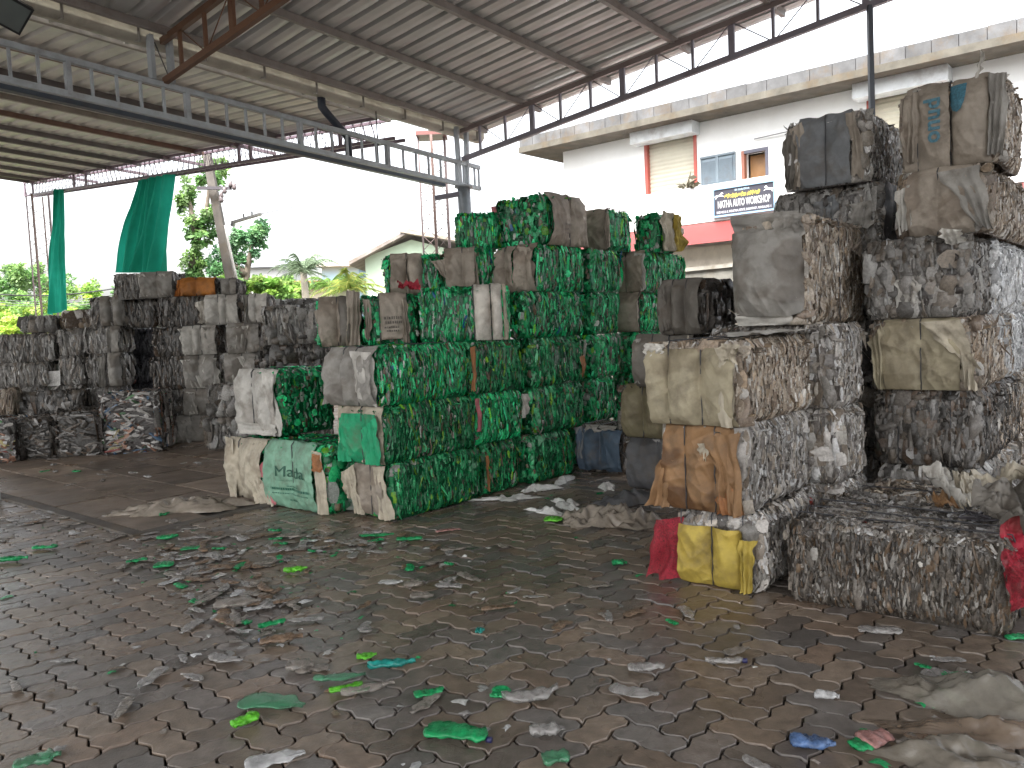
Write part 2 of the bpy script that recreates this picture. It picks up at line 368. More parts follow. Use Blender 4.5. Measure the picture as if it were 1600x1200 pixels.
def flap(parent, f, quad, color, out=.05, seed=0, amp=.02, folds=3, name='loose_flap', n=14, m_=18, material=None, outs=None):
    """quad: TL,TR,BR,BL as fractions of the face; a torn strip of cloth hanging in front of it"""
    q = np.array(quad, float); s, t = np.meshgrid(np.linspace(0, 1, n), np.linspace(0, 1, m_))
    a = (1-t)*((1-s)*q[0, 0]+s*q[1, 0])+t*((1-s)*q[3, 0]+s*q[2, 0]); b = (1-t)*((1-s)*q[0, 1]+s*q[1, 1])+t*((1-s)*q[3, 1]+s*q[2, 1])
    rag = .035*vn(s*9, t*0, s=seed)*(t**6)+0; b = b+rag; a = a+.03*vn(t*6, s*0+1, s=seed+2)*(np.abs(2*s-1)**3)
    o_ = out if outs is None else (outs[0]*(1-t)+outs[1]*t)
    nn = o_+amp*np.sin(s*folds*2*math.pi+2*vn(t*2, s*2, s=seed+3)+seed)*(.35+.65*t)+.8*amp*fbm(s*3, t*4, s=seed+4)
    mb = MB(); c = np.array(CLOTH[color]); tint = 1+.15*fbm(s*3, t*3, s=seed+6)
    mb.grid(f(a*f.A, np.maximum(b*f.B, .01), np.maximum(nn, .004)), c[None, None]*tint[..., None])
    return mb.build(name, material or m_sack, parent)
def strap(parent, LU, LV, Hh, axis, pos, f=None, sackinfo=None, r=.0035, color=(.05, .05, .055), thick=1.0):
    """wire round the bale in the plane y=pos (axis u) or x=pos (axis v)"""
    L_ = LU if axis == 'u' else LV; n = 12; e = .012
    path = []
    for t in np.linspace(.02, .98, n): path.append((-e, Hh*t))
    for t in np.linspace(0, 1, n): path.append((L_*t, Hh+e*1.6))
    for t in np.linspace(.98, .02, 6): path.append((L_+e, Hh*t))
    path = np.array(path)
    if sackinfo is not None: path[:n, 0] -= .012+.004*np.sin(np.linspace(0, 3.1, n))
    if axis == 'u': pts = np.stack([path[:, 0], np.full(len(path), pos), path[:, 1]], -1)
    else: pts = np.stack([np.full(len(path), pos), path[:, 0], path[:, 1]], -1)
    pts += RNG.normal(0, .002, pts.shape)*[1, 1, .5]
    mb = MB(); mb.tube(pts, r*thick, color, k=5); return mb.build('strap', m_wire, parent)
BALES = []
def bale(label, x, D, z0, z1, xl=None, xr=None, lu=None, lv=None, az=40, pal='clear', look=None, sacks=(), flaps=(), straps=None, group=None, vline=None, cat='bale', yaw=0, strapcol=(.05, .05, .055), det=None, pal_t=None):
    """x: column where the nearest upright edge stands in the survey; D: its distance; xl/xr: how far the two sides reach"""
    zm = (z0+z1)/2; u_, v_ = dirs(az)
    if D is None:
        vv = 0 if vline is None else vline
        D = P3(bis(lambda q: proj(P3(q, vv, zm))[0], x, -3, 12), vv)[1]
    base = at(x, 540, D); base = bis(lambda X: proj((X, D, zm))[0], x, -30, 30); B0 = np.array([base, D, 0.])
    if lu is None: lu = bis(lambda q: proj(B0+u_*q+[0, 0, zm])[0], xr, 0, 6)
    if lv is None: lv = bis(lambda q: proj(B0+v_*q+[0, 0, zm])[0], xl, 0, 6)
    lu -= .03; lv -= .02; B0 = B0+u_*.015+v_*.004
    Hh = z1-z0-.009; seed = len(BALES)*31+5; rng = np.random.default_rng(seed)
    rz = math.atan2(u_[1], u_[0])+math.radians(yaw)
    root = empty('bale', (B0[0], B0[1], z0), rz, label, cat, group or {'green': 'bales of crushed green bottles', 'greendirty': 'bales of crushed green bottles'}.get(pal, 'bales of crushed clear bottles'))
    BALES.append((label, B0, lu, lv, z0, z1, u_, v_)); yaw = yaw or float(rng.normal(0, .7)) if lu < 1.3 else yaw; root.rotation_euler.z = math.atan2(u_[1], u_[0])+math.radians(yaw)
    if det is None: det = float(np.clip((5.6/D)**2, .12, 1.15))
    lk = {'u': 'streak', 'v': 'blob' if pal.startswith('green') else 'lumps'}; lk.update(look or {})
    covers = {}
    for sk in sacks: covers.setdefault(sk[0], []).append((sk[1], sk[2], *(sk[4].get('fb', (0, 1)) if len(sk) > 4 else (0, 1))))
    body(lu, lv, Hh, pal, rng, det, lk, covers, pal_t).build('packed_bottles', m_plast, root)
    fs = {k: Face(k, lu, lv, Hh) for k in 'uvt'}
    cd_ = float(np.clip(5/D, .35, 1))
    axis = 'u'
    pos = {}
    for i, sk in enumerate(sacks):
        k, a0, a1, c = sk[:4]; op = sk[4] if len(sk) > 4 else {}
        st = op.get('st', [a0+(a1-a0)*.36, a0+(a1-a0)*.72]); st = [s_ for s_ in st]
        sack(root, fs[k], a0, a1, c, st, op.get('bulge', .075)*1.25, seed+i*7, fb=op.get('fb', (0, 1)), wrap=op.get('wrap', .07), det=cd_, label=op.get('label'))
        for s_ in st: pos[(k, round(s_, 3))] = 1
    for i, fl in enumerate(flaps):
        k, quad, c = fl[:3]; op = dict(fl[3]) if len(fl) > 3 else {}
        flap(root, fs[k], quad, c, seed=seed+50+i, **op)
    if straps is None: straps = [(k, s_) for k, s_ in pos]
    for k, s_ in straps:
        if k == 'v': strap(root, lu, lv, Hh, 'u', (1-s_)*lv, sackinfo=1 if pos else None, color=strapcol, thick=1.2 if D < 7 else 1.6)
        else: strap(root, lu, lv, Hh, 'v', s_*lu, sackinfo=1 if pos else None, color=strapcol, thick=1.2 if D < 7 else 1.6)
    return root, fs, dict(lu=lu, lv=lv, H=Hh, D=D, B0=B0, seed=seed)
# ================================================================== GROUND
def wave(t):      # zig-zag of an interlocking block's edge over one unit
    return np.interp(t % 1.0, [0, .25, .75, 1], [0, 1, -1, 0])
PU = .135; PA = math.radians(40+3)
pu = np.array([math.sin(PA), math.cos(PA)]); pv = np.array([-math.cos(PA), math.sin(PA)]); O2 = O[:2]
def paving():
    mb = MB(); rng = np.random.default_rng(3)
    ux = np.array([0, .25, .75, 1, 1.25, 1.75, 2]); uy = np.array([0, .25, .75, 1]); A = .0135/PU
    X, Y = np.meshgrid(ux, uy, indexing='ij')
    tones = np.array([(.148, .112, .084), (.168, .130, .098), (.118, .098, .082), (.180, .138, .104), (.126, .112, .101), (.162, .116, .084), (.135, .115, .102)])
    for ii in range(-64, 66):
        for jj in range(-70, 84):
            c = (ii-jj) % 4
            if c not in (0, 3): continue
            cen = np.array([ii+1, jj+.5]) if c == 0 else np.array([ii+.5, jj+1])
            W = cen[0]*PU*pu+cen[1]*PU*pv+O2; uu, vv = uvof(np.array([W[0], W[1], 0]))
            if W[1] < .6 or abs(W[0]) > .75*W[1]+3.0: continue
            if not (vv < 1.62 or (uu < -1.42 and vv < 11)) or uu > 9 or (uu > 3 and vv > -.5 and uu > 5.2): continue
            if c == 0: x, y = X+ii, Y+jj; lx, ly = 2., 1.
            else: x, y = Y.T[:, ::1]*1.0, X.T*1.0; x, y = np.meshgrid(uy, ux, indexing='ij'); x = x+ii; y = y+jj; lx, ly = 1., 2.
            fx, fy = (x-ii)/lx, (y-jj)/ly
            wy = A*wave(x); wx = A*wave(y)            # full zig-zag on the borders, blended away inside
            ex = np.abs(2*fx-1)**2; ey = np.abs(2*fy-1)**2
            px_ = x+np.where((fx < 1e-6) | (fx > 1-1e-6), wx, wx*ex*.5); py_ = y+np.where((fy < 1e-6) | (fy > 1-1e-6), wy, wy*ey*.5)
            q = np.stack([px_, py_], -1)*PU; cc = cen*PU
            z = rng.normal(0, .0016)-.012*max(0, float(vn(W[0]*.9, W[1]*.9, s=4))-.3); tl = rng.normal(0, .008, 2)
            def ring(G, ins, dz):
                sc_ = np.array([1-ins/(lx*PU/2), 1-ins/(ly*PU/2)]); q2 = cc+(G-cc)*sc_
                w2 = q2[..., :1]*pu+q2[..., 1:]*pv+O2
                return np.concatenate([w2, (z+dz+(q2-cc)@tl)[..., None]], -1)
            t_ = 1.12*tones[rng.integers(len(tones))]*rng.lognormal(0, .13)
            top = ring(q, .0082, 0); mb.grid(top, t_)
            per = np.concatenate([q[:, 0], q[-1, 1:], q[-2::-1, -1], q[0, -2:0:-1]])
            mb.grid(np.array([ring(per, .0052, -.02), ring(per, .0054, -.0035), ring(per, .0082, 0)]), t_*.9, wrap=True)
    mb.build('paving', m_paver, smooth=False, kind='structure')
paving()
g = MB(); S = 400
g.add([(-S, -60, -.022), (S, -60, -.022), (S, 700, -.022), (-S, 700, -.022)], [[0, 1, 2, 3]], (.035, .028, .024)); g.build('ground', m_soil, kind='structure')
# concrete slabs of the yard beyond the blocks
g = MB(); rng = np.random.default_rng(9)
def slab_ok(u, v): return u > -1.40 and v > 1.64
us = np.arange(-1.38, 13, .62)
for a in us:
    for b in np.arange(1.66, 26, .93):
        off = .3*(int(round((a+1.38)/.62)) % 2)
        z = .012+rng.normal(0, .002); P = [P3(a+.014, b+off+.014), P3(a+.606, b+off+.014), P3(a+.606, b+off+.916), P3(a+.014, b+off+.916)]
        cc = np.array((.18, .137, .105))*rng.lognormal(0, .16)
        g.hexa([p+[0, 0, -.02] for p in P]+[p+[0, 0, z] for p in P], cc)
g.build('yard_slabs', m_slab, smooth=False, kind='structure')
g = MB(); g.hexa([p+[0, 0, -.02] for p in (P3(-1.50, 1.56), P3(0.2, 1.56), P3(0.2, 1.655), P3(-1.50, 1.655))]+[p+[0, 0, .016] for p in (P3(-1.50, 1.56), P3(.2, 1.56), P3(.2, 1.655), P3(-1.50, 1.655))], (.11, .10, .09))
g.hexa([p+[0, 0, -.02] for p in (P3(-1.50, 1.657), P3(-1.39, 1.657), P3(-1.39, 12), P3(-1.50, 12))]+[p+[0, 0, .016] for p in (P3(-1.50, 1.657), P3(-1.39, 1.657), P3(-1.39, 12), P3(-1.50, 12))], (.11, .10, .09))
g.build('kerb', m_conc, smooth=False, kind='structure')

# ================================================================== SHED
KU, KV = 5.82, 4.41
GREY = (.43, .47, .50); BROWN = (.13, .085, .07); PURL = (.30, .27, .25)
def zr1(u, v): return 5.10+.047*(KU-u)+.10*(KV-v)
def zr2(u, v): return 5.06+.047*(KU-u)+.078*(v-4.75)
def sheet(name, u0, u1, v0, v1, zf, label, cA, pitch=.253):
    mb = MB(); prof = [(0, 0), (.06, .002), (.075, 0), (.165, 0), (.185, .055), (.222, .055), (.245, 0)]
    xs, hs_ = [], []; u = u0
    while u < u1:
        for a, h in prof:
            if u+a <= u1: xs.append(u+a); hs_.append(h)
        u += pitch
    xs = np.array(xs); hs_ = np.array(hs_); vs = np.linspace(v0, v1, 9)
    for lay in (0, .004):
        G = np.array([[P3(a, b, zf(a, b)+h+lay) for a, h in zip(xs, hs_)] for b in vs])
        tint = cA*np.ones((len(vs), len(xs), 1))*(1+.05*vn(xs*1.3, xs*0, s=3))[None, :, None]
        mb.grid(G, tint)
    return mb.build(name, m_sheet, smooth=False)
roofA = empty('shed_roof', P3(KU, KV, 5.1), 0, 'corrugated metal roof overhead, brownish underside with three steel purlins', 'roof', kind='thing')
hold(sheet('roof_sheet', -13, 6.45, -15, KV+.05, zr1, '', np.array((.60, .60, .59))), roofA)  # sheet extended unseen far behind the camera to darken the foreground
for b in (4.25, 3.05, 1.69, .33, -1.03, -2.39, -3.75, -5.1, -6.5, -7.8, -9.2, -10.6, -12, -13.4):
    mb = MB(); mb.bar(P3(-12.8, b, zr1(-12.8, b)-.05), P3(6.3, b, zr1(6.3, b)-.05), .06, .09, PURL); hold(mb.build('purlin', m_paint, smooth=False), roofA)
roofB = empty('shed_roof', P3(4.4, 4.75, 5.0), 0, 'lower far corrugated roof with pale underside beyond the grey girder', 'roof', kind='thing')
hold(sheet('roof_sheet', -13, 4.62, 4.78, 19.6, zr2, '', np.array((.68, .68, .63))), roofB)
for k, b in enumerate(np.concatenate([[4.85, 6.3, 7.75], np.arange(9.3, 19.5, 1.36), [19.5]])):
    mb = MB(); mb.bar(P3(-8, b, zr2(-8, b)-.05), P3(4.6, b, zr2(4.6, b)-.05), .06, .09, [(.30, .27, .23), (.20, .12, .09), (.17, .155, .15)][k % 3 if k < 5 else 2]); hold(mb.build('purlin', m_paint, smooth=False), roofB)
# gutter
gut = empty('roof_gutter', P3(KU, 4.55, 5.0), 0, 'long pale rain gutter running between the two roofs', 'gutter')
mb = MB()
pro = [(4.44, .07), (4.44, -.03), (4.50, -.09), (4.62, -.09), (4.72, -.05), (4.76, .02)]
G = np.array([[P3(a, b, 5.03+.047*(KU-a)+h) for a in np.linspace(-7, 6.45, 30)] for b, h in pro]); mb.grid(G, (.50, .47, .40))
G = G+np.array([0, 0, .006]); mb.grid(G, (.45, .43, .38)); hold(mb.build('gutter_trough', m_paint), gut)
for a in np.arange(-6.5, 6.3, .85):
    mb = MB(); z = 5.03+.047*(KU-a); mb.bar(P3(a, 4.43, z-.10), P3(a, 4.78, z-.04), .03, .02, (.32, .30, .27)); mb.bar(P3(a, 4.43, z-.10), P3(a, 4.43, z+.06), .03, .012, (.32, .30, .27)); hold(mb.build('bracket', m_paint, smooth=False), gut)
# grey girder
def girder():
    r = empty('lattice_girder', P3(KU, KV, 4.2), 0, 'grey ladder-like steel girder carrying the gutter between the roofs', 'girder')
    zt = lambda a: 4.84-.051*(a+1.2)-.03; zb = lambda a: 4.39-.049*(a+1.2)+.04
    mb = MB(); mb.bar(P3(-7, KV, zt(-7)), P3(6.25, KV, zt(6.25)), .06, .065, GREY); hold(mb.build('top_chord', m_paint, smooth=False), r)
    mb = MB(); mb.bar(P3(-7, KV, zb(-7)), P3(6.25, KV, zb(6.25)), .06, .07, GREY); hold(mb.build('bottom_chord', m_paint, smooth=False), r)
    mb = MB(); mb.bar(P3(-7, KV+.36, zb(-7)+.06), P3(5.7, KV+.36, zb(5.7)+.06), .10, .13, (.09, .11, .14)); hold(mb.build('back_beam', m_paint, smooth=False), r)
    thick = [-.55, .84, 2.5, 4.11, 5.68, -2.2, -3.9]
    for a in sorted(list(np.arange(-6.7, 6.3, .2785))+[6.22]):
        if min(abs(a-t) for t in thick) < .13: continue
        mb = MB(); mb.bar(P3(a, KV, zb(a)), P3(a, KV, zt(a)), .03, .03, GREY, up=U); hold(mb.build('upright', m_paint, smooth=False), r)
    for a in thick:
        mb = MB(); mb.bar(P3(a, KV, zb(a)), P3(a, KV, zt(a)), .055, .075, GREY, up=V); hold(mb.build('upright', m_paint, smooth=False), r)
girder()
def truss(u, v0, v1, label, cA, cB, group):
    r = empty('roof_truss', P3(u, v0, 4.6), 0, label, 'truss', group)
    dz = .047*(KU-u)
    zt = lambda b: 4.97+dz+.10*(KV-b)+.02; zb = lambda b: 4.52+dz+.1036*(KV-b)
    for nm, z, c in (('top_chord', zt, cA), ('bottom_chord', zb, cB)):
        mb = MB(); mb.bar(P3(u, v0, z(v0)), P3(u, v1, z(v1)), .06, .075, c); hold(mb.build(nm, m_paint, smooth=False), r)
    b, k = 4.55-.0, 0; b = 2.86+.5625*3; pts = []
    while b > v1:
        if b < v0:
            wd = .085 if k % 3 == 0 else .035
            mb = MB(); mb.bar(P3(u, b, zb(b)), P3(u, b, zt(b)), .04, wd, cB, up=V); hold(mb.build('upright', m_paint, smooth=False), r)
        pts.append((b, k)); b -= .5625; k += 1
    for (b0, k0), (b1, k1) in zip(pts[:-1], pts[1:]):
        z0_, z1_ = (zb(b0), zt(b1)) if k0 % 2 == 0 else (zt(b0), zb(b1))
        if k0 > 0:
            mb = MB(); mb.tube([P3(u, b0, z0_), P3(u, b1, z1_)], .008, cB, k=5); hold(mb.build('lacing_rod', m_paint), r)
truss(KU, KV, -8.6, 'dark roof-edge truss rising right from the round column against the sky', (.25, .20, .19), (.27, .25, .29), 'roof trusses')
truss(.57, KV, -8.6, 'rusty brown roof truss running overhead from the post on the grey girder', (.16, .085, .05), (.18, .09, .05), 'roof trusses')
for a in (.45, .68):
    pass
pst = empty('girder_post', P3(.57, KV, 4.75), 0, 'short grey double post standing on the girder under the rusty truss', 'post')
for a in (.42, .66):
    mb = MB(); mb.bar(P3(a, KV, 4.76), P3(a, KV, 5.28), .05, .10, GREY, up=V); hold(mb.build('post_leg', m_paint, smooth=False), pst)
mb = MB(); mb.tube([P3(.46, KV-.03, 5.2), P3(.62, KV-.03, 4.8)], .008, (.1, .1, .1), k=5); hold(mb.build('brace', m_paint), pst)
# column
cl = empty('steel_column', P3(KU, KV), 0, 'round grey steel column rising behind the green bales to the roof corner', 'column')
mb = MB(); mb.tube([P3(KU, KV, 0), P3(KU, KV, 2), P3(KU, KV, 4.04)], .112, (.22, .25, .27), k=24); hold(mb.build('shaft', m_paint), cl)
mb = MB(); mb.tube([P3(KU, KV, 4.04), P3(KU, KV, 4.07)], .16, GREY, k=16); hold(mb.build('cap_plate', m_paint, smooth=False), cl)
for s_ in (-.09, .09):
    mb = MB(); b0 = P3(KU+s_, KV, 4.07); mb.bar(b0, P3(KU+s_*1.4, KV, 5.05), .05, .08, GREY, up=V); hold(mb.build('head_plate', m_paint, smooth=False), cl)
mb = MB(); mb.bar(P3(KU-.08, KV+.05, 3.93), P3(KU-.42, KV+.3, 3.86), .08, .08, (.2, .18, .22)); hold(mb.build('side_arm', m_paint, smooth=False), cl)
# slim post at the truss's outer part
pp = P3(KU, -2.27); mb = MB(); top = at(1360, 10, pp[1]); mb.bar((pp[0]+.02, pp[1], 0), (pp[0]-.03, pp[1], 5.2), .055, .055, (.07, .08, .10))
mb.build('steel_post', m_paint, smooth=False, label='slim dark steel post behind the tall grey bales holding up the truss', cat='post')
# downpipe
mb = MB(); pts = [P3(3.05, 4.6, 5.08), P3(3.05, 4.6, 4.95), P3(3.10, 4.58, 4.88), P3(3.45, 4.6, 4.62), P3(3.52, 4.62, 4.55), P3(3.52, 4.62, 4.28)]
mb.tube(pts, [.062, .062, .06, .056, .056, .056], (.045, .055, .075), k=12); mb.build('downpipe', m_gloss, label='black bent rainwater pipe dropping from gutter to grey girder', cat='pipe')
mb = MB(); mb.tube([P3(4.0, 4.5, 5.05), P3(4.0, 4.5, 4.15)], .009, (.03, .03, .03), k=5); mb.build('hanging_rod', m_gloss, label='thin black rod hanging from the gutter behind the girder', cat='rod')
# floodlight
fp = at(10, 18, 8.6); fl = empty('floodlight', fp, 0, 'square floodlight with dark rim under the roof corner', 'floodlight')
n_ = (CP-fp)/np.linalg.norm(CP-fp)*.75+np.array([.35, -.1, -.55]); n_ /= np.linalg.norm(n_); sx = np.cross(n_, [0, 0, 1.]); sx /= np.linalg.norm(sx); sy = np.cross(sx, n_)
ca_, sa_ = math.cos(.35), math.sin(.35); sx, sy = sx*ca_+sy*sa_, sy*ca_-sx*sa_
def slabbox(mb, c0, hw, hh, t0, t1, c): mb.hexa([c0+sx*a*hw+sy*b*hh+n_*t for t in (t0, t1) for a, b in ((-1, -1), (1, -1), (1, 1), (-1, 1))], c)
mb = MB(); slabbox(mb, fp, .21, .16, -.08, 0, (.03, .03, .035)); hold(mb.build('housing', m_gloss, smooth=False), fl)
mb = MB(); slabbox(mb, fp, .185, .135, .003, .008, (.16, .18, .18)); hold(mb.build('glass', m_glass, smooth=False), fl)
mb = MB(); mb.bar(fp-n_*.08, (fp[0], fp[1], zr1(*uvof(fp))-.05), .03, .03, (.05, .05, .05)); hold(mb.build('bracket', m_gloss, smooth=False), fl)
# far box truss with lacing
def box_truss():
    r = empty('roof_truss', P3(4.4, 4.4, 4.8), 0, 'slender purplish lattice truss along the far roof edge, seen against sky', 'truss', 'roof trusses')
    ztp = lambda b: zr2(4.45, b)-.06; zbt = lambda b: ztp(b)-.36
    c = (.20, .15, .18)
    for a, z, nm in ((4.40, ztp, 'top_chord'), (4.62, ztp, 'top_chord'), (4.40, zbt, 'bottom_chord'), (4.62, zbt, 'bottom_chord')):
        be = 4.95 if nm == 'top_chord' else 4.55; mb = MB(); mb.bar(P3(a, be, z(be)), P3(a, 19.9, z(19.9)), .045, .05, c); hold(mb.build(nm, m_paint, smooth=False), r)
    mb = MB(); mb2 = MB()
    for b in np.arange(5.0, 19.9, .22):
        for a in (4.40, 4.62):
            mb.tube([P3(a, b, zbt(b)), P3(a, b+.11, ztp(b+.11))], .006, (.25, .2, .24), k=4); mb.tube([P3(a, b+.11, ztp(b+.11)), P3(a, b+.22, zbt(b+.22))], .006, (.25, .2, .24), k=4)
        mb.tube([P3(4.4, b, zbt(b)), P3(4.62, b+.11, zbt(b+.11))], .005, (.25, .2, .24), k=4)
    hold(mb.build('lacing', m_paint), r)
    for b in (19.85, 19.3, 16.6, 15.9, 9.0, 8.6, 5.9):
        mb = MB(); mb.bar(P3(4.40, b, zbt(b)), P3(4.40, b, ztp(b)), .04, .06, c, up=V); hold(mb.build('upright', m_paint, smooth=False), r)
    for b in np.arange(6.3, 19, 2.72):
        mb = MB(); mb.bar(P3(4.3, b, ztp(b)-.03), P3(5.25, b, ztp(b)-.08), .05, .06, (.2, .15, .17)); hold(mb.build('outrigger', m_paint, smooth=False), r)
box_truss()
def tower(P, h, wd, label, cap):
    r = empty('lattice_tower', P, 0, label, 'mast', 'lattice towers')
    cs = [P+U*a*wd/2+V*b*wd/2 for a, b in ((-1, -1), (1, -1), (1, 1), (-1, 1))]
    for i, c in enumerate(cs):
        mb = MB(); t = .045 if i in (0, 1) else .03; mb.bar(c, c+[0, 0, h], t, t, (.28, .22, .22) if i % 2 else (.25, .17, .15)); hold(mb.build('leg', m_paint, smooth=False), r)
    mb = MB(); z = .05
    while z < h-.3:
        for i in range(4):
            a, b = cs[i], cs[(i+1) % 4]; a, b = (a, b) if int(z/.25) % 2 else (b, a)
            mb.tube([a+[0, 0, z], b+[0, 0, z+.25]], .007, (.27, .2, .19), k=4)
        z += .25
    hold(mb.build('lacing', m_paint), r)
    if cap:
        mb = MB(); mb.box(P+[-.25, -.25, h], P+[.28, .25, h+.07], (.20, .08, .07)); hold(mb.build('cap', m_paint, smooth=False), r)
zT = 4.85; uT = bis(lambda q: proj(P3(q, 5.15, 3.8))[0], 679, 2, 9)
tower(P3(uT, 5.15), 5.02, .33, 'rusty lattice mast with red cap behind the grey girder', True)
tower(P3(4.5, 19.3), zr2(4.5, 19.3)-.42, .42, 'thin rusty lattice mast at the left end of the far truss', False)
# green shade cloth strips hanging from the far truss
def cloth_strip(xt0, yt0, xt1, yt1, xb0, yb0, xb1, yb1, folds, label, twist=0, uu=4.35):
    d = U@P3(uu, 0); q = [hit(*p, U, d) for p in ((xt0, yt0), (xt1, yt1), (xb1, yb1), (xb0, yb0))]
    s, t = np.meshgrid(np.linspace(0, 1, 60), np.linspace(0, 1, 40)); s3, t3 = s[..., None], t[..., None]
    G = (1-t3)*((1-s3)*q[0]+s3*q[1])+t3*((1-s3)*q[3]+s3*q[2])
    amp = .10; w_ = np.sin(s*folds*6.283+1.3*vn(s*3, t*1.5, s=5))+.8*vn(s*17, t*2, s=8)+twist*t*np.sin(s*3)
    G = G-U*(amp*w_*(.6+.4*t)*1.5)[..., None]+V*(.05*vn(t*4, s*0, s=6)*np.abs(2*s-1))[..., None]
    mb = MB(); c = np.array((.02, .34, .235)); mb.grid(G, c[None, None]*(1+.1*vn(s*20, t*2, s=3))[..., None])
    mb.build('shade_cloth', m_net, label=label, cat='cloth', group='green cloth strips hanging from the far truss')
cloth_strip(89, 296, 98, 296, 86, 492, 111, 484, 1.2, 'narrow twisted green cloth strip hanging beside the rusty mast', 1)
cloth_strip(218, 283, 265, 272, 188, 426, 247, 426, 6, 'wide pleated green shade cloth hanging behind the top left bale')
# ================================================================== BALES
G_, GD = 'green', 'greendirty'
# --- front green stack (nearest column)
b, fs, I = bale('lowest front green bale with frayed tan sack end and hanging strips', 617, 6.70, 0, .49, xl=546, xr=753, pal=GD, look={'v': 'lumps'},
     sacks=[('v', .12, .82, 'tan', dict(st=[.5], fb=(0.05, .97), bulge=.04))],
     flaps=[('v', [(.0, .80), (.22, .97), (.34, .02), (.16, .04)], 'cream', dict(out=.07)), ('v', [(.60, .96), (.86, .98), (1.0, .03), (.74, .03)], 'cream', dict(out=.06)), ('v', [(-.1, .78), (.14, .92), (.12, .35), (.06, .42)], 'cream', dict(out=.08))])
bale('middle front green bale, bright green woven sack over its end', 600, None, .49, .98, xl=527, xr=742, pal=GD,
     sacks=[('v', .0, 1.0, 'cream', dict(st=[.55], bulge=.02)), ('v', .16, .93, 'green', dict(st=[.56], fb=(.0, .90), bulge=.055))],
     flaps=[('v', [(.62, .62), (.98, .86), (1.04, -.04), (.72, -.14)], 'green', dict(out=.08)), ('v', [(.14, .80), (.34, .9), (.34, .05), (.10, .0)], 'green', dict(out=.075))])
bale('topmost bale of the front green stack, grey sack end with curled white flap', 592, None, .98, 1.48, xl=513, xr=731, pal=G_,
     sacks=[('v', .02, 1.0, 'grey', dict(st=[.34, .60]))], flaps=[('v', [(.60, .98), (.98, .95), (1.02, .02), (.55, .28)], 'pale', dict(out=.07, folds=1)), ('v', [(-.08, .85), (.04, .95), (.08, .02), (-.16, .02)], 'grey', dict(out=.02))])
# --- second column
bale('green bale on the ground between front stack and corner stack', 758, None, 0, .49, lv=.5, xr=813, pal=GD, flaps=[('u', [(-.04, .8), (.04, .8), (.05, .1), (-.03, .1)], 'rust', dict(out=.02, amp=.008, folds=1))])
bale('green bale with a ragged white scrap at its right edge, second layer', 746, None, .49, .98, lv=.5, xr=818, pal=G_, flaps=[('u', [(.92, .92), (1.12, .9), (1.1, .5), (.96, .42)], 'pale', dict(out=.03)), ('u', [(-.06, .95), (.04, .95), (.03, .3), (-.06, .3)], 'pink', dict(out=.02, amp=.006, folds=1))])
bale('green bale with a narrow rust-brown strip at its left edge, third layer', 736, None, .98, 1.48, lv=.5, xr=818, pal=GD, flaps=[('u', [(-.04, .92), (.04, .95), (.02, .08), (-.02, .08)], 'rust', dict(out=.025, amp=.008, folds=1))])
# --- third column
bale('dark green bale on the ground beside the blue wrapped bale', 831, None, 0, .49, lv=.5, vline=-.08, xr=900, pal=GD)
bale('dull green bale speckled lime, second layer beside the corner stack', 838, None, .49, .98, lv=.5, vline=-.08, xr=914, pal=GD)
bale('mid green bale in third layer with brown smear at right edge', 834, None, .98, 1.48, lv=.5, vline=-.08, xr=917, pal=GD, flaps=[('u', [(.86, .55), (.97, .6), (.95, .15), (.88, .1)], 'rust', dict(out=.015, amp=.006))])
bale('bright emerald bale right of the white-sacked bale, fourth layer', 818, None, 1.48, 1.96, lv=.22, xr=912, pal=G_)
bale('bright green bale with two tan sacks on its shaded side, fifth layer', 841, None, 1.96, 2.45, xl=774, xr=913, pal=G_,
     sacks=[('v', .02, .5, 'tan', dict(st=[.25])), ('v', .52, .98, 'tan', dict(st=[.8]))], flaps=[('v', [(.6, 1.0), (.9, .95), (1.0, .2), (.7, .05)], 'tan', dict(out=.06, folds=1))])
topgreen = bale('highest green bale, tan printed sack draped over its right end', 850, None, 2.45, 3.0, xl=772, xr=910, pal=G_, vline=.04,
     sacks=[('u', .02, .98, 'tan', dict(st=[.62], bulge=.07))], flaps=[('u', [(.62, .98), (.95, .85), (1.18, -.35), (.8, .0)], 'tan', dict(out=.06)), ('v', [(-.04, .9), (.06, .9), (.05, .1), (-.03, .1)], 'pink', dict(out=.03, amp=.01, folds=1))],
     straps=[('u', .62)])
# cords across the highest bale's shaded side
# --- fourth column
for z0, z1, x, xr, lb in ((0, .49, 921, 962, 'green bale on the ground hidden behind the blue bale'), (.49, .98, 923, 963, 'dark narrow green bale above the blue bale, second layer'),
                      (.98, 1.48, 926, 968, 'narrow green bale of third layer left of the dark gap'), (1.48, 1.96, 929, 970, 'narrow rounded emerald bale, fourth layer of far column'), (1.96, 2.45, 924, 972, 'narrow bright green bale, fifth layer of far column')):
    bale(lb, x, None, z0, z1, lv=.48, xr=xr, pal=G_)
bale('green bale topping the far column, plain tan sack on shaded side', 952, None, 2.45, 2.93, xl=914, xr=988, pal=G_, vline=.02, sacks=[('v', .0, .96, 'tan', dict(st=[.9]))], flaps=[('v', [(.86, .95), (1.05, .9), (1.08, .1), (.9, .02)], 'tan', dict(out=.04))])
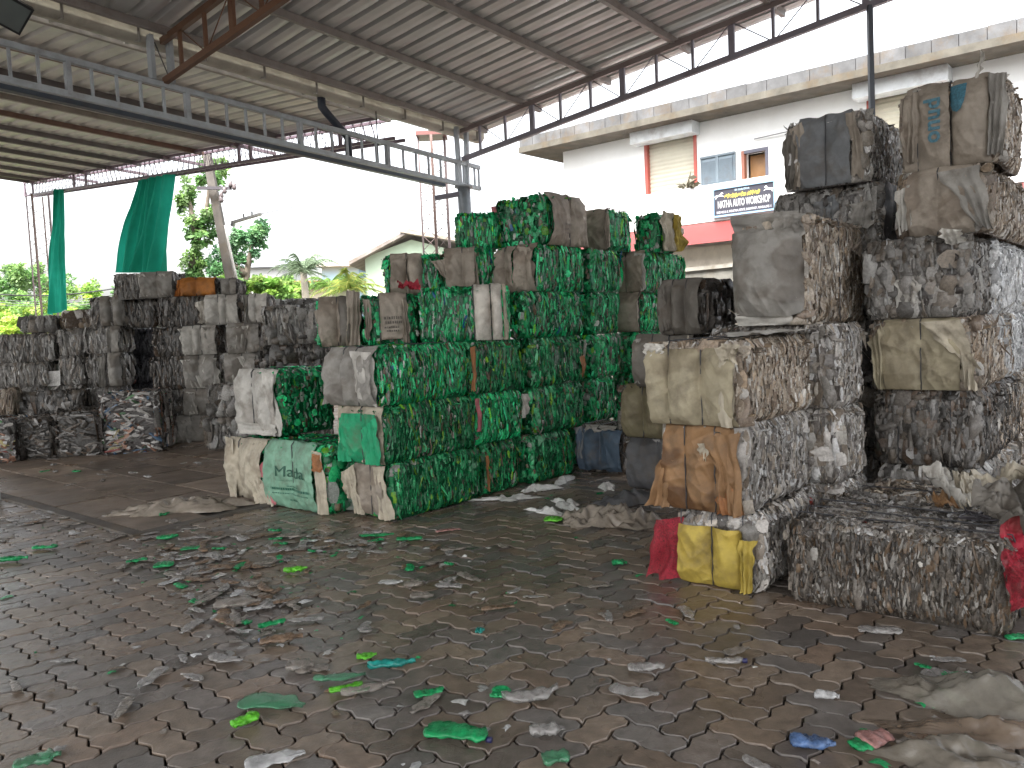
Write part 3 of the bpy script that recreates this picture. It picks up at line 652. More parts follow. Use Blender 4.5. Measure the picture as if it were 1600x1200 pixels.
# --- fifth column
for z0, z1, x, xl, xr, lb, sk in ((0, .49, 1002, 955, 1060, 'green bale at the foot of the farthest green column', ()), (.49, .98, 1002, 955, 1060, 'green bale above the foot of the farthest green column', ()), (.98, 1.48, 1002, 955, 1060, 'green bale in the middle of the farthest green column', ()),
                      (1.48, 1.96, 1002, 958, 1050, 'green bale with flat tan sack, left of the small tan bale', [('v', .0, 1.0, 'tan', dict(st=[.95]))]), (1.96, 2.45, 1007, 962, 1071, 'yellowish green bale below the yellow-bagged top bale', [('v', .0, 1.0, 'tan', dict(st=[.35]))])):
    bale(lb, x, 9.75, z0, z1, xl=xl, xr=xr, pal=G_, sacks=sk, flaps=[('v', [(.7, 1), (1.06, .95), (1.1, .1), (.9, 0)], 'pale', dict(out=.05))] if z0 > 1.9 else ())
bale('dark green bale at the far top right, yellow and white bags bulging from its end', 1026, 9.95, 2.45, 2.93, xl=989, xr=1056, pal=G_, look={'u': 'lumps'},
     flaps=[('u', [(0, 1.05), (.5, 1.02), (.5, -.05), (0, .02)], 'cream', dict(out=.08, amp=.05)), ('u', [(.45, 1.0), (.95, .95), (1.1, .05), (.5, .05)], 'yellow', dict(out=.1, amp=.06)), ('u', [(.3, .9), (1.1, .8), (1.15, .3), (.4, .3)], 'white', dict(out=.06, amp=.05))])
# --- rows set frontally on top of the green pile
bale('long dark green bale with two white sacks at its right end', 656, 7.80, 1.48, 2.02, xr=797, lv=.5, az=87, pal=G_, look={'u': 'streak'},
     sacks=[('u', .60, .80, 'white', dict(st=[], bulge=.05)), ('u', .80, .93, 'white', dict(st=[], bulge=.05)), ('u', .93, .985, 'cream', dict(st=[], bulge=.02))], straps=[('u', .8), ('u', .6)])
stencil = bale('green bale with a single pale stencilled sack and red bag on top', 566, 8.0, 1.48, 1.98, xr=652, lv=.5, az=87, pal=G_, look={'u': 'blob'},
     sacks=[('u', .30, .84, 'tan', dict(st=[], bulge=.04, fb=(.1, 1)))], straps=[('u', .3), ('u', .84)], flaps=[('u', [(.02, .95), (.16, .92), (.12, .1), (.02, .15)], 'tan', dict(out=.04)), ('u', [(.76, .9), (.86, .9), (.88, .02), (.76, .0)], 'tan', dict(out=.05))])
bale('leftmost upper green bale, brown sacks hanging open over its edge', 494, 8.12, 1.48, 1.98, xr=562, lv=.5, az=84, pal=G_, look={'u': 'blob'},
     sacks=[('u', .06, .55, 'tan', dict(st=[.5])), ('u', .5, .86, 'dark', dict(st=[]))],
     flaps=[('u', [(.78, 1.15), (1.12, 1.1), (1.02, .02), (.66, -.02)], 'tan', dict(out=.09, amp=.03)), ('u', [(-.04, .75), (.45, .95), (.35, .0), (.28, -.42)], 'tan', dict(out=.05, amp=.02))])
bale('hidden green bale behind the stencilled sack bale', 600, 8.55, 1.48, 1.98, xr=676, lv=.5, az=88, pal=G_, det=.15)
bale('hidden green bale behind the two white sacks bale', 690, 8.52, 1.48, 1.98, xr=770, lv=.5, az=88, pal=G_, det=.15)
bale('green bale with wide tan sacks against the pale green house', 599, 8.56, 1.98, 2.42, xr=690, lv=.48, az=88, pal=G_, look={'u': 'streak'},
     sacks=[('u', .12, .42, 'tan', dict(st=[.40])), ('u', .40, .68, 'tan', dict(st=[]))])
bale('green bale with tan sack over its left half, fifth layer', 693, 8.55, 1.98, 2.46, xr=771, lv=.48, az=88, pal=G_, look={'u': 'streak'},
     sacks=[('u', .02, .62, 'tan', dict(st=[.38]))], flaps=[('u', [(-.3, .75), (.1, .8), (.1, .3), (-.05, .4)], 'tan', dict(out=.04)), ('u', [(.5, 1.0), (.68, .9), (.74, .02), (.52, .0)], 'tan', dict(out=.04))])
bale('small rounded green bale beside the column top, no sack', 713, 8.75, 2.46, 2.86, xr=778, lv=.45, az=88, pal=G_, look={'u': 'streak'}, straps=[('u', .4)])
# --- fill behind the front stack
for z0, z1, lb in ((0, .49, 'bottom'), (.49, .98, 'middle'), (.98, 1.48, 'top')):
    r0 = P3(.66, .58); x0 = proj(r0+[0, 0, (z0+z1)/2])[0]
    bale(f'{lb} inner green bale behind the front stack', x0, r0[1], z0, z1, lu=1.05, lv=.72, pal=G_, det=.12)
    r0 = P3(1.06, 1.34); x0 = proj(r0+[0, 0, (z0+z1)/2])[0]
    bale(f'{lb} rear green bale behind the front stack', x0, r0[1], z0, z1, lu=.7, lv=.72, pal=G_, det=.12)
# --- left low green pair
q = gnd(512, 806); r_, fsm, I = bale('low bale wrapped in a mint green flour sack, green bottles at right', 512, q[1], 0, .62, xl=414, lu=.62, pal=G_, look={'u': 'lumps'},
     sacks=[('v', .06, .86, 'mint', dict(st=[.48], bulge=.06, label='mint green sack printed with dark lettering'))],
     flaps=[('v', [(-.05, .62), (.06, .74), (.22, .04), (.1, .12)], 'pink', dict(out=.06, amp=.02, folds=1)), ('v', [(-.22, .38), (-.03, .45), (.2, .0), (-.12, .0)], 'cream', dict(out=.07, amp=.03)), ('v', [(.84, .95), (1.0, .93), (1.02, .02), (.86, .0)], 'cream', dict(out=.05, amp=.02)),
            ('v', [(.86, .92), (.98, .9), (.99, .66), (.87, .66)], 'rust', dict(out=.075, amp=.015))])
mint = (r_, fsm['v'], I)
u1, v1 = uvof(I['B0']); c0 = P3(u1+.02, v1+I['lv']+.02); x0 = proj(c0+[0, 0, .3])[0]
bale('low bale in cream sacking at the left end of the green pile', x0, c0[1], 0, .60, xl=360, lu=.6, pal=G_, sacks=[('v', 0, 1, 'cream', dict(st=[.28], bulge=.07))],
     flaps=[('v', [(.0, 1.06), (.2, 1.02), (.24, .0), (.02, .02)], 'cream', dict(out=.06, amp=.02, folds=1))])
q = gnd(436, 683, .62); bale('upper left green bale, dark bottles and a plain pale sack end', 436, q[1], .62, 1.28, xl=374, xr=524, pal='green', look={'u': 'blob'},
     sacks=[('v', .0, 1.0, 'pale', dict(st=[.38], bulge=.05))], flaps=[('v', [(.7, 1.0), (.98, .96), (1.12, .03), (.86, .0)], 'pale', dict(out=.05)), ('v', [(0, .2), (1, .2), (1, -.02), (.1, -.02)], 'pale', dict(out=.06, amp=.02))])
# --- right front stack
bale('bottom right-stack bale in a yellow woven sack with red netting', 1190, 4.51, 0, .45, xl=1064, xr=1300, pal='clear', look={'v': 'lumps'},
     sacks=[('v', .0, .80, 'yellow', dict(st=[.0, .40, .79], fb=(.0, .84), bulge=.055, wrap=0))],
     flaps=[('v', [(-.36, .84), (.02, .92), (.04, .03), (-.44, .05)], 'red', dict(out=.06, amp=.04, folds=2, material=m_netting, name='netting')), ('v', [(.76, .72), (.98, .74), (.92, -.0), (.80, .0)], 'yellow', dict(out=.06, amp=.02))], straps=[('v', .0), ('v', .40), ('v', .79)])
bale('right-stack bale wrapped in torn stained brown sacking', 1163, 4.55, .45, .97, xl=1036, xr=1308, pal='clear',
     sacks=[('v', .0, .97, 'brown', dict(st=[.28, .66], bulge=.04))],
     flaps=[('v', [(.58, .90), (1.0, .97), (.99, -.2), (.80, .25)], 'brown', dict(out=.07, amp=.025)), ('v', [(-.02, .6), (.2, .6), (.06, .0), (-.25, -.1)], 'brown', dict(out=.05, amp=.02)), ('v', [(.48, .82), (.62, .84), (.60, .64), (.52, .62)], 'cream', dict(out=.07, amp=.01)), ('v', [(.68, .3), (.9, .35), (1.0, -.22), (.72, -.08)], 'rust', dict(out=.05, amp=.03))])
bale('right-stack bale in banded olive sacking, chest high', 1160, 4.52, .97, 1.47, xl=1014, xr=1303, pal='tan',
     sacks=[('v', .0, .98, 'olive', dict(st=[.22, .58], bulge=.065, fb=(.0, .94)))],
     flaps=[('v', [(.80, .95), (.97, .88), (.96, -.08), (.82, .02)], 'cream', dict(out=.085, amp=.012, folds=1)), ('v', [(.84, 1.0), (1.03, .98), (1.0, .78), (.85, .8)], 'cream', dict(out=.09, amp=.02)), ('v', [(-.03, 1.02), (.2, 1.0), (.2, .9), (-.02, .86)], 'pale', dict(out=.05, amp=.02)),
            ('u', [(.97, .5), (1.04, .6), (1.06, .0), (.94, .02)], 'red', dict(out=.03, amp=.01))])
for z0, z1, xa, xb, lb in ((0, .45, 1312, 1356, 'grey bale at ground level behind the right stack'), (.45, .97, 1312, 1353, 'grey bale behind the brown sacked bale'), (.97, 1.53, 1307, 1349, 'grey bale behind the olive sacked bale')):
    bale(lb, xa, None, z0, z1, lv=.9, xr=xb, vline=-3.38, pal='clear')
bale('big bulging bale in a mud-stained grey sack tied at the top', 1262, 5.35, 1.53, 2.27, xl=1146, xr=1352, pal='tan',
     sacks=[('v', .0, .96, 'grey', dict(st=[], bulge=.15, fb=(.10, .88)))],
     flaps=[('v', [(.02, 1.06), (.95, 1.04), (.98, .78), (.0, .82)], 'grey', dict(out=.06, amp=.03, folds=2)), ('v', [(.05, .14), (.92, .26), (.8, -.02), (.1, -.03)], 'pale', dict(out=.10, amp=.03, folds=1)), ('v', [(.62, 1.02), (1.02, 1.0), (.97, .86), (.6, .84)], 'grey', dict(out=.1, amp=.03))], straps=[('u', .5)])
# --- small bales in the dim gap between the piles, its shade mixed into darkened sack colours
bale('small tan sacked bale perched behind the olive one', 1100, 6.9, 1.47, 1.95, xl=1031, xr=1152, pal='dark', look={'u': 'lumps'}, sacks=[('v', .0, 1.0, 'dark', dict(st=[.3, .62]))], flaps=[('v', [(0, .9), (.2, .95), (.3, .1), (.1, .05)], 'dark', dict(out=.08, amp=.03))])  # tan sack given a dark tone that carries the gap's shade
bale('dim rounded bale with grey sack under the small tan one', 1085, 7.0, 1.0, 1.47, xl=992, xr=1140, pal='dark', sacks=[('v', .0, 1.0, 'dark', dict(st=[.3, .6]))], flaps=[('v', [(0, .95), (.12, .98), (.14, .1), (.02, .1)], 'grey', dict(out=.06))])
bale('dim olive sacked bale above the blue wrapped bale', 1080, 7.2, .5, 1.0, xl=966, xr=1130, pal='dark', sacks=[('v', .1, 1.0, 'shadedolive', dict(st=[.35, .7]))])
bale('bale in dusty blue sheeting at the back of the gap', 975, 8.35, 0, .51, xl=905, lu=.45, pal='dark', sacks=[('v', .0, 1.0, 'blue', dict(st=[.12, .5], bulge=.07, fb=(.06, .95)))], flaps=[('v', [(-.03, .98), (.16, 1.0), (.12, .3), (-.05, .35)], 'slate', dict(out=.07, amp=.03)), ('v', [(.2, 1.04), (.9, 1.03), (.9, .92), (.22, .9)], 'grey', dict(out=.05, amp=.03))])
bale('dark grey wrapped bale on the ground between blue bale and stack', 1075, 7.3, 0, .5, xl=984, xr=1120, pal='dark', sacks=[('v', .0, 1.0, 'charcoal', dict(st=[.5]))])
# --- tall back right stack
SD = 5.39
bale('tall right stack: hidden bale on the ground', 1530, SD, 0, .49, xl=1370, xr=1592, pal='grey', det=.3)
bale('tall right stack: lowest visible bale, big clear jars showing', 1530, SD, .49, 1.03, xl=1366, xr=1590, pal='dark', look={'v': 'lumps'}, straps=[('v', .22), ('v', .74)])
bale('tall right stack: bale in a clean cream sack with pulled-out corner', 1528, SD, 1.03, 1.54, xl=1358, xr=1580, pal='tan', sacks=[('v', .12, .86, 'olive', dict(st=[.49], bulge=.035))],
     flaps=[('v', [(.5, .97), (.86, .98), (1.05, .3), (.72, .62)], 'cream', dict(out=.08, amp=.02, folds=1)), ('v', [(.0, .7), (.14, .98), (.14, .02), (.06, .0)], 'olive', dict(out=.05, amp=.02)), ('v', [(.84, .5), (.98, .52), (1.0, .02), (.88, .05)], 'cream', dict(out=.07, amp=.03))], straps=[('v', .12), ('v', .49)])
bale('tall right stack: unwrapped bale of crumpled clear film', 1512, SD, 1.54, 2.1, xl=1349, xr=1564, pal='grey', look={'v': 'lumps'}, straps=[('v', .22), ('v', .86)], strapcol=(.4, .4, .4), flaps=[('v', [(.3, .5), (.55, .55), (.55, .2), (.35, .15)], 'pale', dict(out=.03, amp=.02)), ('v', [(.75, 1.1), (.95, 1.05), (1.0, .9), (.8, .88)], 'pale', dict(out=.05, amp=.03))])
bale('tall right stack: bale with tan sack gathered to lower right corner', 1545, SD, 2.1, 2.56, xl=1402, xr=1632, pal='tan', sacks=[('v', .10, .88, 'tan', dict(st=[.45], bulge=.05))],
     flaps=[('v', [(.45, .95), (.92, .98), (1.08, .0), (.9, .1)], 'grey', dict(out=.07, amp=.02)), ('v', [(-.03, .75), (.2, .85), (.15, .2), (.0, .05)], 'pale', dict(out=.05, amp=.03))], straps=[('v', .45)])
rt, fst, It = bale('tall right stack: topmost bale, tan sacks with blue print', 1567, SD, 2.56, 3.14, xl=1408, lu=.85, pal='tan', sacks=[('v', .02, .50, 'tan', dict(st=[.16], bulge=.06)), ('v', .50, .90, 'tan', dict(st=[], bulge=.07))],
     flaps=[('v', [(-.02, .9), (.18, .95), (.16, .08), (.03, .2)], 'tan', dict(out=.08, amp=.03)), ('v', [(.88, 1.02), (1.06, .98), (1.02, .05), (.86, .1)], 'grey', dict(out=.06, amp=.03)), ('v', [(.74, 1.0), (.78, 1.0), (.84, 1.28), (.80, 1.30)], 'pale', dict(out=.02, amp=.01, folds=1))], straps=[('v', .50), ('v', .16)])
toprow = (rt, fst['v'], It)
for z0, z1, pl, lb in ((.0, .49, 'tan', 'pale bale on the ground at the right picture edge'), (.49, 1.03, 'tan', 'yellowish bale at the right edge beside the jar bale'), (1.03, 1.54, 'white', 'whitish bale at the right edge beside the cream sack bale'), (1.54, 2.1, 'white', 'whitish bale at the right edge beside the crumpled film bale')):
    r0 = P3(2.40, -4.05); bale(lb, proj(r0+[0, 0, (z0+z1)/2])[0], r0[1], z0, z1, lu=1.7, lv=.8, pal=pl)
# --- bales behind the big bulging one
bale('upper rear bale with slate sacks and glittering right side', 1357, 6.2, 2.6, 3.15, xl=1226, xr=1414, pal='clear', look={'v': 'lumps'}, sacks=[('v', .16, .82, 'slate', dict(st=[.50], bulge=.04))],
     flaps=[('v', [(.08, .9), (.24, .98), (.2, .05), (.1, .0)], 'tan', dict(out=.05, amp=.02, folds=1)), ('v', [(.78, .98), (.9, .96), (.98, .02), (.84, .1)], 'tan', dict(out=.06, amp=.02, folds=1)), ('v', [(-.04, .7), (.14, .9), (.1, .0), (.0, .05)], 'dark', dict(out=.05, amp=.03))])
bale('ragged rear bale of loose plastic with black film on its right side', 1378, 6.2, 2.1, 2.6, xl=1209, xr=1406, pal='grey', look={'v': 'lumps', 'u': 'layers'},
     flaps=[('u', [(-.02, 1), (1.04, 1), (1.02, -.05), (.0, 0)], 'charcoal', dict(out=.03, amp=.015)), ('v', [(.4, .8), (.62, .9), (.6, .4), (.4, .45)], 'slate', dict(out=.03, amp=.03)), ('v', [(.76, .7), (.95, .72), (.92, .3), (.7, .4)], 'grey', dict(out=.05, amp=.03))])
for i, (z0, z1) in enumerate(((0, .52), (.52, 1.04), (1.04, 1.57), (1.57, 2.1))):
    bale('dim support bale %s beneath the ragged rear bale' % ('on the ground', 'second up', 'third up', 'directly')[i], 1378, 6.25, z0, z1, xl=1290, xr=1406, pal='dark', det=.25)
# --- foreground right
r_, fF, IF = bale('large low foreground bale of flattened clear bottles tied with wires', 1573, 3.73, 0, .46, xl=1226, lu=.86, pal_t='clear', pal='foreshaded', look={'v': 'fine', 'u': 'streak', 't': 'fine'}, straps=[('u', .22), ('u', .42), ('u', .66)], det=1.9)  # lighter top and darkened sides put the fall of light into the palettes
mb = MB(); rr = np.random.default_rng(4)
for k in range(5):
    t = np.linspace(0, 1, 30); cx, cy = rr.uniform(.15, .6), rr.uniform(.12, .3)
    mb.tube(np.stack([cx+.13*np.sin(t*7+k)*t+.04*vn(t*5, t*0, s=k), cy+.10*np.cos(t*6+k*2)+.05*vn(t*4, t*0+1, s=k), np.full(30, IF['H']+.022)+.012*vn(t*6, t*0, s=k+9)], -1), .0045, (.04, .035, .04), k=5)
mb.build('knotted_wire', m_wire, r_)
r0 = P3(.86, -3.46-.94+.0); bale('flat low bale behind the foreground one, muddy top', proj(r0+[0, 0, .23])[0], r0[1], 0, .44, lu=.66, lv=.92, pal='grey', pal_t='tan', det=.8, straps=[('u', .3)])
r0 = P3(.80, -5.60); r_, fT, IT = bale('low bale at the right edge under dark crumpled sacking', proj(r0+[0, 0, .3])[0], r0[1], 0, .54, lu=.85, lv=1.08, pal='dark', det=.6, flaps=())
# --- far left yard pile
def K(lb, x0, x1, D, z0, z1, pal='grey', lk='streak', sacks=(), flaps=(), lv=.6, az=84, straps=None, det=None):
    return bale(lb, x0, D, z0, z1, xr=x1, lv=lv, az=az, pal=pal, look={'u': lk}, sacks=sacks, flaps=flaps, group='bales stacked across the far left of the yard', straps=straps, det=det)
KD = 12.6
K('ground bale under the sacked left column, crumpled grey sack front', 258, 342, KD, 0, .42, 'grey', 'lumps', [('u', .15, .85, 'grey', dict(st=[.5]))], [('u', [(.1, .9), (.4, .9), (.5, .0), (.2, .1)], 'grey', dict(out=.08, amp=.05))])
K('second-layer left bale, pale sack strip beside mottled bottles', 246, 336, KD, .42, .85, 'grey', 'streak', [('u', .48, .92, 'grey', dict(st=[.70]))], [('u', [(.5, .95), (.66, .9), (.74, .1), (.55, .05)], 'pale', dict(out=.06, amp=.03))])
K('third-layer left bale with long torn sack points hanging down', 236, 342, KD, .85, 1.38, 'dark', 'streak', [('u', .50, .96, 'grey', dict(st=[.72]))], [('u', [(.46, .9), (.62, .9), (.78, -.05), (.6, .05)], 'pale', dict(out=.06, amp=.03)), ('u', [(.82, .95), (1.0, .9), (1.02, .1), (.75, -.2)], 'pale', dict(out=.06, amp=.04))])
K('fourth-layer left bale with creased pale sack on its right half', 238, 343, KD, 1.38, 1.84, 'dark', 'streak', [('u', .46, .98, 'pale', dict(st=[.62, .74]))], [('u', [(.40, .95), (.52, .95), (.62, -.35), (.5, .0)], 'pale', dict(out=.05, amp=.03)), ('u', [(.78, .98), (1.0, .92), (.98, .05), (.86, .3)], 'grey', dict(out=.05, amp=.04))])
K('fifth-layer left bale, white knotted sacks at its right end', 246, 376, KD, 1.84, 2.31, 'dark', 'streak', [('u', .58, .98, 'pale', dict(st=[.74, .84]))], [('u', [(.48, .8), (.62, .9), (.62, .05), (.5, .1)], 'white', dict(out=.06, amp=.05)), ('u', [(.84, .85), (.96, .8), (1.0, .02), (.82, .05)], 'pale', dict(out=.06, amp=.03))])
K('topmost far-left bale with two folded sacks, below the wide green cloth', 179, 275, 12.75, 2.31, 2.72, 'grey', 'streak', [('u', .42, .98, 'grey', dict(st=[.7]))], [('u', [(.36, .98), (.5, .98), (.62, .1), (.46, .05)], 'pale', dict(out=.05, amp=.03)), ('u', [(.72, .95), (.88, .95), (.98, .0), (.8, .1)], 'pale', dict(out=.05, amp=.04))])
K('top bale wrapped in an orange-brown sack', 278, 342, 12.75, 2.31, 2.60, 'dark', 'streak', [('u', .08, .95, 'orange', dict(st=[.45], bulge=.08))], [('u', [(.0, .9), (.2, 1.), (.1, .0), (-.1, .0)], 'orange', dict(out=.08, amp=.03))])
K('small grey top bale at the right of the orange sack', 344, 374, 12.7, 2.31, 2.56, 'grey', 'lumps', [('u', .1, .9, 'grey', dict(st=[.5]))])
K('dark bale under the topmost far-left bale', 188, 244, 12.95, 1.86, 2.31, 'dark')
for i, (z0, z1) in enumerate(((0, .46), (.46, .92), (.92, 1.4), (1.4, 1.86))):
    K('deeply shaded bale in the left recess, %s' % ('on the ground', 'second layer', 'third layer', 'fourth layer')[i], 186, 246, 13.7, z0, z1, 'film', 'streak')  # recess shade painted onto these bales as a near-black palette
K('pale sacked bale in the narrow middle column, fourth layer', 355, 413, 12.3, 1.38, 1.84, 'grey', 'lumps', [('u', .0, .9, 'grey', dict(st=[.5], bulge=.08))], [('u', [(.1, .9), (.6, .95), (.5, .1), (.1, .2)], 'pale', dict(out=.06, amp=.06))])
K('sacked bale in the narrow middle column, third layer', 351, 408, 12.3, .9, 1.38, 'grey', 'lumps', [('u', .0, .9, 'grey', dict(st=[.5], bulge=.08))], [('u', [(.2, .9), (.6, .95), (.7, .1), (.2, .1)], 'pale', dict(out=.06, amp=.05))])
K('striped sacked bale topping the narrow middle column', 380, 420, 12.3, 1.84, 2.28, 'grey', 'streak', [('u', .25, .98, 'pale', dict(st=[.5]))], [('u', [(.0, 1.), (.2, 1.), (.25, .0), (.1, .0)], 'grey', dict(out=.05, amp=.04))])
for z0, z1, lk, pl, lb, x0, x1 in ((0, .48, 'lumps', 'grey', 'mottled ground bale left of the upper green bale', 322, 430), (.48, .95, 'lumps', 'grey', 'mottled second-layer bale left of the upper green bale', 324, 430), (.95, 1.5, 'lumps', 'dark', 'brownish crumpled bale behind the front green stack, lower', 407, 514), (1.5, 2.04, 'lumps', 'grey', 'grey crumpled bale behind the front green stack, upper with bright top', 410, 514)):
    K(lb, x0, x1, 11.0 if z0 > .9 else 11.6, z0, z1, pl, lk, lv=.9 if z0 > .9 else .5)
for z0, z1, lb in ((0, .48, 'lowest'), (.48, .95, 'second')):
    K(f'{lb} hidden bale under the crumpled pair', 432, 514, 11.1, z0, z1, 'dark', det=.1)
K('distant bale row seen over the crumpled grey bale', 420, 506, 14, 1.7, 2.27, 'grey', 'lumps')
K('distant support bale below the far row', 420, 506, 14, .85, 1.7, 'grey', det=.1); K('distant ground bale below the far row', 420, 506, 14, 0, .85, 'grey', det=.1)
K0 = 12.8
for x0, x1, z0, z1, lb, pl, sk, fl in ((134, 190, 0, .45, 'ground bale of the column left of the recess', 'grey', (), ()), (134, 190, .45, .93, 'low bale of the column left of the recess', 'grey', (), ()),
     (136, 191, .93, 1.47, 'bale left of recess with two sack tongues, third layer', 'grey', [('u', .62, 1, 'grey', dict(st=[]))], [('u', [(.4, .9), (.62, .95), (.5, -.1), (.36, .0)], 'grey', dict(out=.06, amp=.03))]),
     (133, 190, 1.47, 1.9, 'bale left of recess with narrow right sack, fourth layer', 'grey', [('u', .66, 1, 'grey', dict(st=[.7]))], ()), (141, 194, 1.9, 2.37, 'bale left of recess with rounded grey sacks, fifth layer', 'grey', [('u', .3, .62, 'grey', dict(st=[])), ('u', .7, 1, 'grey', dict(st=[]))], ())):
    K(lb, x0, x1, K0, z0, z1, pl, 'streak', sk, fl)
for z0, z1, lb in ((0, .5, 'ground'), (.5, .98, 'second-layer'), (.98, 1.46, 'third-layer'), (1.46, 1.88, 'fourth-layer')):
    K(f'{lb} plain grey bale in the narrow column second from left', 90, 131, K0+.1, z0, z1, 'grey')
for z0, z1, x1, lb in ((0, .5, 76, 'ground'), (.5, .98, 76, 'second-layer'), (.98, 1.38, 75, 'third-layer'), (1.38, 1.83, 85, 'fourth-layer')):
    K(f'{lb} long grey bale at the left picture edge', -18, x1, K0, z0, z1, 'grey')
K('shaggy grey bale on top near the thin mast', 34, 88, 13.3, 1.86, 2.14, 'grey', 'lumps'); K('pinkish mottled bale on top beside the narrow green cloth', 96, 137, 13.3, 1.88, 2.2, 'tan', 'lumps')
K('shaggy bale support behind the left edge row', 34, 137, 13.9, 0, 1.86, 'dark', det=.1)
KL = 11.5
K('colourful mixed waste bale in front of the recess', 157, 249, KL, 0, .90, 'mixed', 'layers', lv=.9, az=82)
K('dark mixed waste bale left of the colourful one', 82, 155, KL, 0, .66, 'dark', 'layers', lv=.9)
K('dark bale with a red-brown top near the left edge', 20, 80, KL-.1, 0, .60, 'dark', 'layers', lv=.9)
K('bale of white and green scraps cut by the left picture edge', -50, 19, KL-.4, 0, .62, 'mixed', 'layers', lv=.9)
K('low brown bale behind the dark mixed waste, scraps on top', 26, 130, 12.5-.2, .0, .93, 'dark', 'lumps', lv=.4)
K('small tan bale standing at the left picture edge', -20, 19, 11.1+.9, .62, 1.0, 'tan', 'streak', lv=.4)
# ================================================================== PRINT ON SACKS AND SIGN
FONTS = {}
def text_tris(txt, size, shear=0, bold=0, sx=1., ralign='CENTER'):
    cu = bpy.data.curves.new('t', 'FONT'); cu.body = txt; cu.size = size; cu.align_x = ralign; cu.align_y = 'CENTER'; cu.offset = bold; cu.resolution_u = 3
    o = bpy.data.objects.new('t', cu); col.objects.link(o); dg = bpy.context.evaluated_depsgraph_get()
    me = bpy.data.meshes.new_from_object(o.evaluated_get(dg)); bpy.data.objects.remove(o); bpy.data.curves.remove(cu)
    v = np.array([tuple(p.co) for p in me.vertices]).reshape(-1, 3); v[:, 0] *= sx
    f = [tuple(p.vertices) for p in me.polygons]; bpy.data.meshes.remove(me); return v, f
def put_text(name, parent, txt, size, fn, color, material, bold=0, sx=1., rot=0, align='CENTER', **tags):
    v, f = text_tris(txt, size, bold=bold, sx=sx, ralign=align)
    if len(v) == 0: return None
    c, s = math.cos(rot), math.sin(rot); xy = np.stack([v[:, 0]*c-v[:, 1]*s, v[:, 0]*s+v[:, 1]*c], -1)
    P = fn(xy[:, 0], xy[:, 1]); me = bpy.data.meshes.new(name); me.from_pydata([tuple(p) for p in P], [], f)
    at_ = me.color_attributes.new('Col', 'FLOAT_COLOR', 'POINT'); at_.data.foreach_set('color', np.tile([*color, 1.], (len(v), 1)).ravel().astype(np.float32))
    me.materials.append(material); o = bpy.data.objects.new(name, me); col.objects.link(o)
    if parent: o.parent = parent
    tag(o, **tags); return o
m_ink = mat('sack_ink', rough=.6, noise=(.4, 60, 4))
root, fv, I = mint
A_ = fv.A; a0, a1 = .06*A_, .86*A_
def on_sack(ac, bc, st, bulge, seed, a0, a1, f):
    return lambda x, y: f(ac+x, bc+y, sack_n(f, np.clip(ac+x, a0+.001, a1-.001), bc+y, a0, a1, st, bulge*1.25, seed)+.009)
sd = I['seed']
fn = lambda ac, bc: on_sack(ac, bc, [.48*A_], .06, sd, a0, a1, fv)
put_text('print', root, 'Maida', .145, fn(.50*A_, .58*I['H']), (.015, .09, .055), m_ink, bold=.0, sx=1.3)
for k, (bc, sz, tx) in enumerate(((.42, .03, 'WHEAT'), (.28, .04, 'FLOUR MILLS PVT'), (.20, .03, 'NET WT 50 KG'))):
    pass
put_text('print', root, '~ ~~~~  ~~~', .035, fn(.38*A_, .45*I['H']), (.03, .14, .09), m_ink)
mbp = MB(); rr = np.random.default_rng(2)
for bc, a_s, a_e, hh in ((.30, .20, .80, .022), (.24, .22, .78, .010), (.36, .42, .62, .008), (.14, .44, .56, .014)):
    x = a_s*A_
    while x < a_e*A_:
        w_ = rr.uniform(.008, .03); f_ = fn(0, 0); q = [(x, bc*I['H']), (x+w_, bc*I['H']), (x+w_, bc*I['H']+hh), (x, bc*I['H']+hh)]
        P = f_(np.array([p[0] for p in q]), np.array([p[1] for p in q])); mbp.add(P, [[0, 1, 2, 3]], (.03, .14, .09)); x += w_+rr.uniform(.003, .009)
mbp.build('print', m_ink, root)
root, fv, I = toprow; A2 = fv.A; sd = I['seed']
fnt = lambda ac, bc: on_sack(ac, bc, [.16*A2], .06, sd, .02*A2, .50*A2, fv)
put_text('print', root, 'onud', .15, fnt(.33*A2, .58*I['H']), (.08, .20, .26), m_ink, bold=.004, rot=math.pi/2)
fnt2 = on_sack(0, 0, [], .07, sd+7, .50*A2, .90*A2, fv)
mbp = MB(); a, b = np.meshgrid(np.linspace(-1, 1, 14), np.linspace(0, 1, 14)); x = .585*A2+.055*a*np.sqrt(np.clip(1-(1-b)**3, 0, 1)); y = I['H']*(.62+.33*b)
Gq = fnt2(x, y); 
mbp.grid(Gq, (.07, .20, .27)); mbp.build('print', m_ink, root)

def stencil_marks(info, face, fa0, fa1, st, bulge, rows, seed, color, sidx=0):
    r_, fs_, I_ = info; f = fs_[face]; A__ = f.A; fn_ = on_sack(0, 0, [s_*A__ for s_ in st], bulge, I_['seed']+sidx*7, fa0*A__, fa1*A__, f)
    rr = np.random.default_rng(seed); mb = MB()
    for bc, x0, x1, hh in rows:
        x = x0*A__
        while x < x1*A__:
            w_ = rr.uniform(.006, .02); h2 = hh*rr.uniform(.7, 1); P = fn_(np.array([x, x+w_, x+w_, x]), I_['H']*bc+np.array([0, 0, h2, h2])); mb.add(P, [[0, 1, 2, 3]], color); x += w_+rr.uniform(.004, .012)
    mb.build('print', m_ink, r_)
stencil_marks(topgreen, 'u', .02, .98, [.62], .07, [(.40, .30, .58, .03), (.31, .30, .56, .022), (.24, .34, .50, .018)], 3, (.17, .14, .12))
stencil_marks(stencil, 'u', .30, .84, [], .04, [(.52, .40, .72, .03), (.43, .42, .72, .03), (.34, .40, .68, .02), (.27, .44, .66, .02)], 4, (.10, .085, .07))
